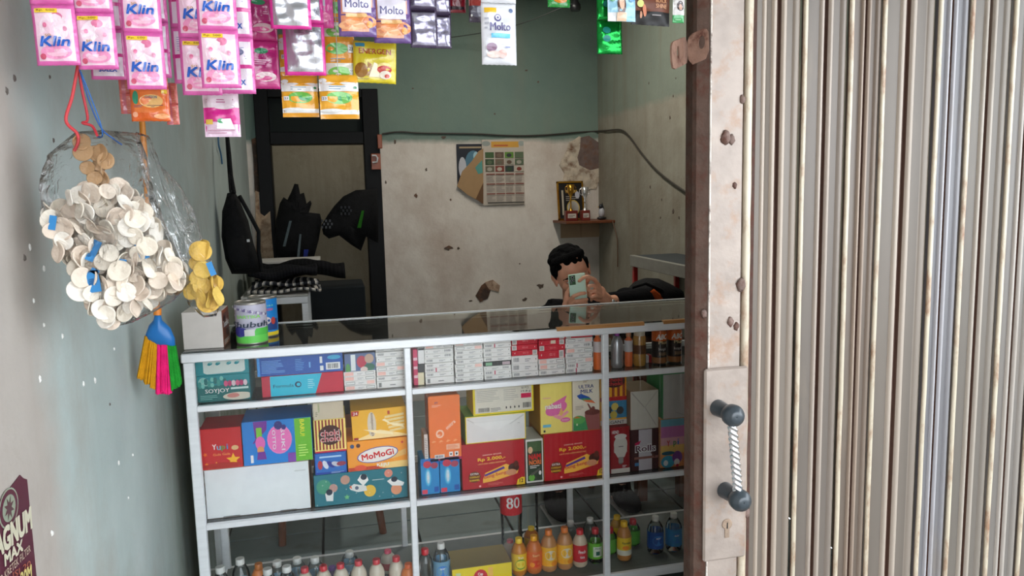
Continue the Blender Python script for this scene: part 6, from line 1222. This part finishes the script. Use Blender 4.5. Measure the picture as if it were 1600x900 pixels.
# his left hand steadies it from the right, index finger bent over the corner
pL = J(936, 459, 3.055)
hand(wrL, pL, [[J(936, 446, 3.04), J(929, 437, 3.01), J(918, 432, 2.992), J(911, 434, 2.988), J(905, 439, 2.992)], [J(937, 452, 3.03), J(928, 446, 3.0), J(920, 447, 3.0), J(919, 453, 3.02)], [J(938, 458, 3.03), J(930, 454, 2.998), J(922, 456, 3.0), J(921, 462, 3.02)], [J(938, 465, 3.03), J(931, 462, 3.0), J(924, 464, 3.003), J(924, 469, 3.02)]], [J(930, 466, 3.06), J(922, 462, 3.065), J(915, 455, 3.06)])
M_skin2 = M_skin
body = remesh(bd, 'person', M_skin2, .0034, smooth=4); tag(body, 'person in a black long-sleeved top behind the counter, holding a phone before the face', 'person')
for s_ in (-1, 1):
    b = MB(); b.ell(hp_(s_*.031, -.0795, -.003), .011, .006, .005, C(226, 220, 214), M=HM, n=12, m=8); b.ell(hp_(s_*.031, -.0845, -.003), .005, .002, .0045, C(30, 22, 20), M=HM, n=10, m=6); b.build('eye', M_plastic, body)
    b = MB(); b.tube([hp_(s_*.012, -.092, .010), hp_(s_*.030, -.090, .018), hp_(s_*.052, -.074, .012)], [.003, .004, .0018], 8, C(20, 17, 16)); b.build('eyebrow', M_cloth, body)
# hair: volume swept over the top, short at the sides
M_hair = mat('black_hair', .85, spec=.08, col=C(9, 8, 9), bump=.6, bscale=160)
hb_ = MB(); q = random.Random(11)
hb_.ell(hp_(0, .026, .044), .081, .094, .080, M=HM, n=20, m=14)
for k in range(70):
    a = q.uniform(0, 2*pi); t = q.uniform(0, 1.35); d = Vector((sin(t)*cos(a)*.072, .022+sin(t)*sin(a)*.082, .048+cos(t)*.064))
    if d.y < -.058 and d.z < .075: continue
    hb_.ell(hp_(*d), q.uniform(.014, .022), q.uniform(.016, .026), q.uniform(.012, .020), M=HM, n=10, m=7)
for u in range(19):
    x = -.062+u*.0069; hb_.tube([hp_(x, -.048, .100), hp_(x*1.03-.008, -.062, .096), hp_(x*1.05-.014, -.074, .090+.003*sin(u))], [.015, .011, .005], 8)
for s_ in (-1, 1):
    hb_.tube([hp_(s_*.072, -.03, .06), hp_(s_*.076, -.022, .03), hp_(s_*.074, -.018, .0)], [.012, .009, .004], 8); hb_.ell(hp_(s_*.070, .05, .0), .012, .04, .045, M=HM, n=12, m=8)
hb_.ell(hp_(-.072, -.02, .045), .018, .03, .030, M=HM, n=12, m=8); hb_.ell(hp_(0, .085, -.02), .055, .022, .05, M=HM, n=12, m=8)
remesh(hb_, 'hair', M_hair, .0035, body, smooth=16)
cl = MB(); G_ = .012
cl.tube([neck+Vector((0, .035, -.045)), chest, (chest+pelvis)/2, pelvis+Vector((0, 0, .02))], [.085, .150, .142, .158], 22)
cl.tube([sR, neck+Vector((0, .035, -.045)), sL], [.070, .070, .070], 16)
cl.tube([sR, (sR+elR)/2, elR, (elR+wrR)/2, wrR+Vector((0, .01, -.02))], [.068, .060, .054, .048, .038], 14)
cl.tube([sL, (sL+elL)/2, elL, elL.lerp(wrL, .35), elL.lerp(wrL, .84)], [.068, .064, .060, .052, .038], 14)
cl.ell(J(872, 482, 3.33), .06, .05, .045); cl.ell(J(978, 468, 3.2), .06, .06, .055); 
M_shirt = mat('black_shirt', .9, spec=.08, col=C(20, 20, 23), noise=.2, bump=.6, bscale=26)
remesh(cl, 'long_sleeved_top', M_shirt, .007, body, smooth=3)
tr_ = MB()
for s_ in (-1, 1):
    hip = pelvis+Vector((s_*.09, -.02, -.02)); kn = Vector((chest.x+s_*.17, 3.13, .47)); an = Vector((chest.x+s_*.15, 3.20, .10)); tr_.tube([hip, hip.lerp(kn, .5), kn, kn.lerp(an, .35), an+Vector((0, 0, .03))], [.105, .092, .075, .066, .055], 16)
tr_.ell(pelvis, .165, .14, .12); remesh(tr_, 'trousers', mat('dark_trousers', .9, spec=.1, col=C(66, 30, 28)), .009, body, smooth=3)
for s_ in (-1, 1):
    an = Vector((chest.x+s_*.15, 3.20, .10)); b = MB(); b.ell((an.x+s_*.012, an.y-.05, .052), .052, .135, .05, C(34, 30, 32), 18, 12, fn=lambda v: Vector((v.x, v.y, max(v.z, -.05) if v.y > 0 else v.z*.85))); b.tube([(an.x+s_*.004, an.y+.01, .06), (an.x+s_*.002, an.y+.01, .13)], [.056, .05], 14, C(34, 30, 32)); b.box(an.x-.05+s_*.012, an.x+.05+s_*.012, an.y-.18, an.y+.085, .001, .014, C(190, 186, 180), b=.006); b.build('shoe', M_cloth, body)
b = MB(); wd = (wrL-pL).normalized(); b.tube([wrL+wd*.012, wrL+wd*.020], [.030, .030], 20, C(60, 60, 64)); b.ell(wrL+wd*.016+Vector((.0, -.030, .012)), .009, .005, .009, C(210, 214, 220), n=12, m=8); b.build('wristwatch', M_chrome, body)
# phone
ph = empty('phone', J(903, 452, 3.02), 'pale green mobile phone held up by the seated person, camera side out', 'phone', None, (0, rad(-5), 0))
M_phone = mat('pale_green_case', .3, spec=.5, col=C(222, 255, 236)); M_phone.node_tree.nodes['Principled BSDF'].inputs['Coat Weight'].default_value = .5
b = MB(); b.box(-.037, .037, -.004, .004, -.088, .066, b=.004); b.build('back_cover', M_phone, ph)
b = MB(); b.box(-.0345, -.0085, -.0065, -.0042, .022, .062, C(70, 110, 76), b=.002); cm = b.build('camera_module', M_plastic, ph)
for x, z, r_ in ((-.0215, .053, .0058), (-.0265, .040, .0045), (-.0165, .040, .0045), (-.0265, .031, .0035)):
    b = MB(); b.lathe([(r_, 0), (r_, .0014), (r_*.85, .0018)], x, -.0064, z, 16, C(190, 190, 200), axis='y'); b.lathe([(r_*.7, 0), (r_*.7, .0004)], x, -.0083, z, 14, C(16, 16, 22), axis='y'); b.build('lens', M_plastic, cm)
b = MB(); b.box(-.035, .035, .0041, .0046, -.085, .063, C(14, 14, 16)); b.build('screen', M_plastic, ph)
# low stool under the person
t = empty('wooden_stool', (pelvis.x, pelvis.y, 0), 'low brown wooden stool under the seated person', 'stool')
b = MB(); b.lathe([(.15, 0), (.155, .008), (.15, .022)], 0, 0, .275, 28); b.build('seat', M_wood, t)
for a in (.8, 2.4, 3.9, 5.5): b = MB(); b.tube([(.14*cos(a), .14*sin(a), 0), (.10*cos(a), .10*sin(a), .275)], .017, 10); b.build('leg', M_wood, t)
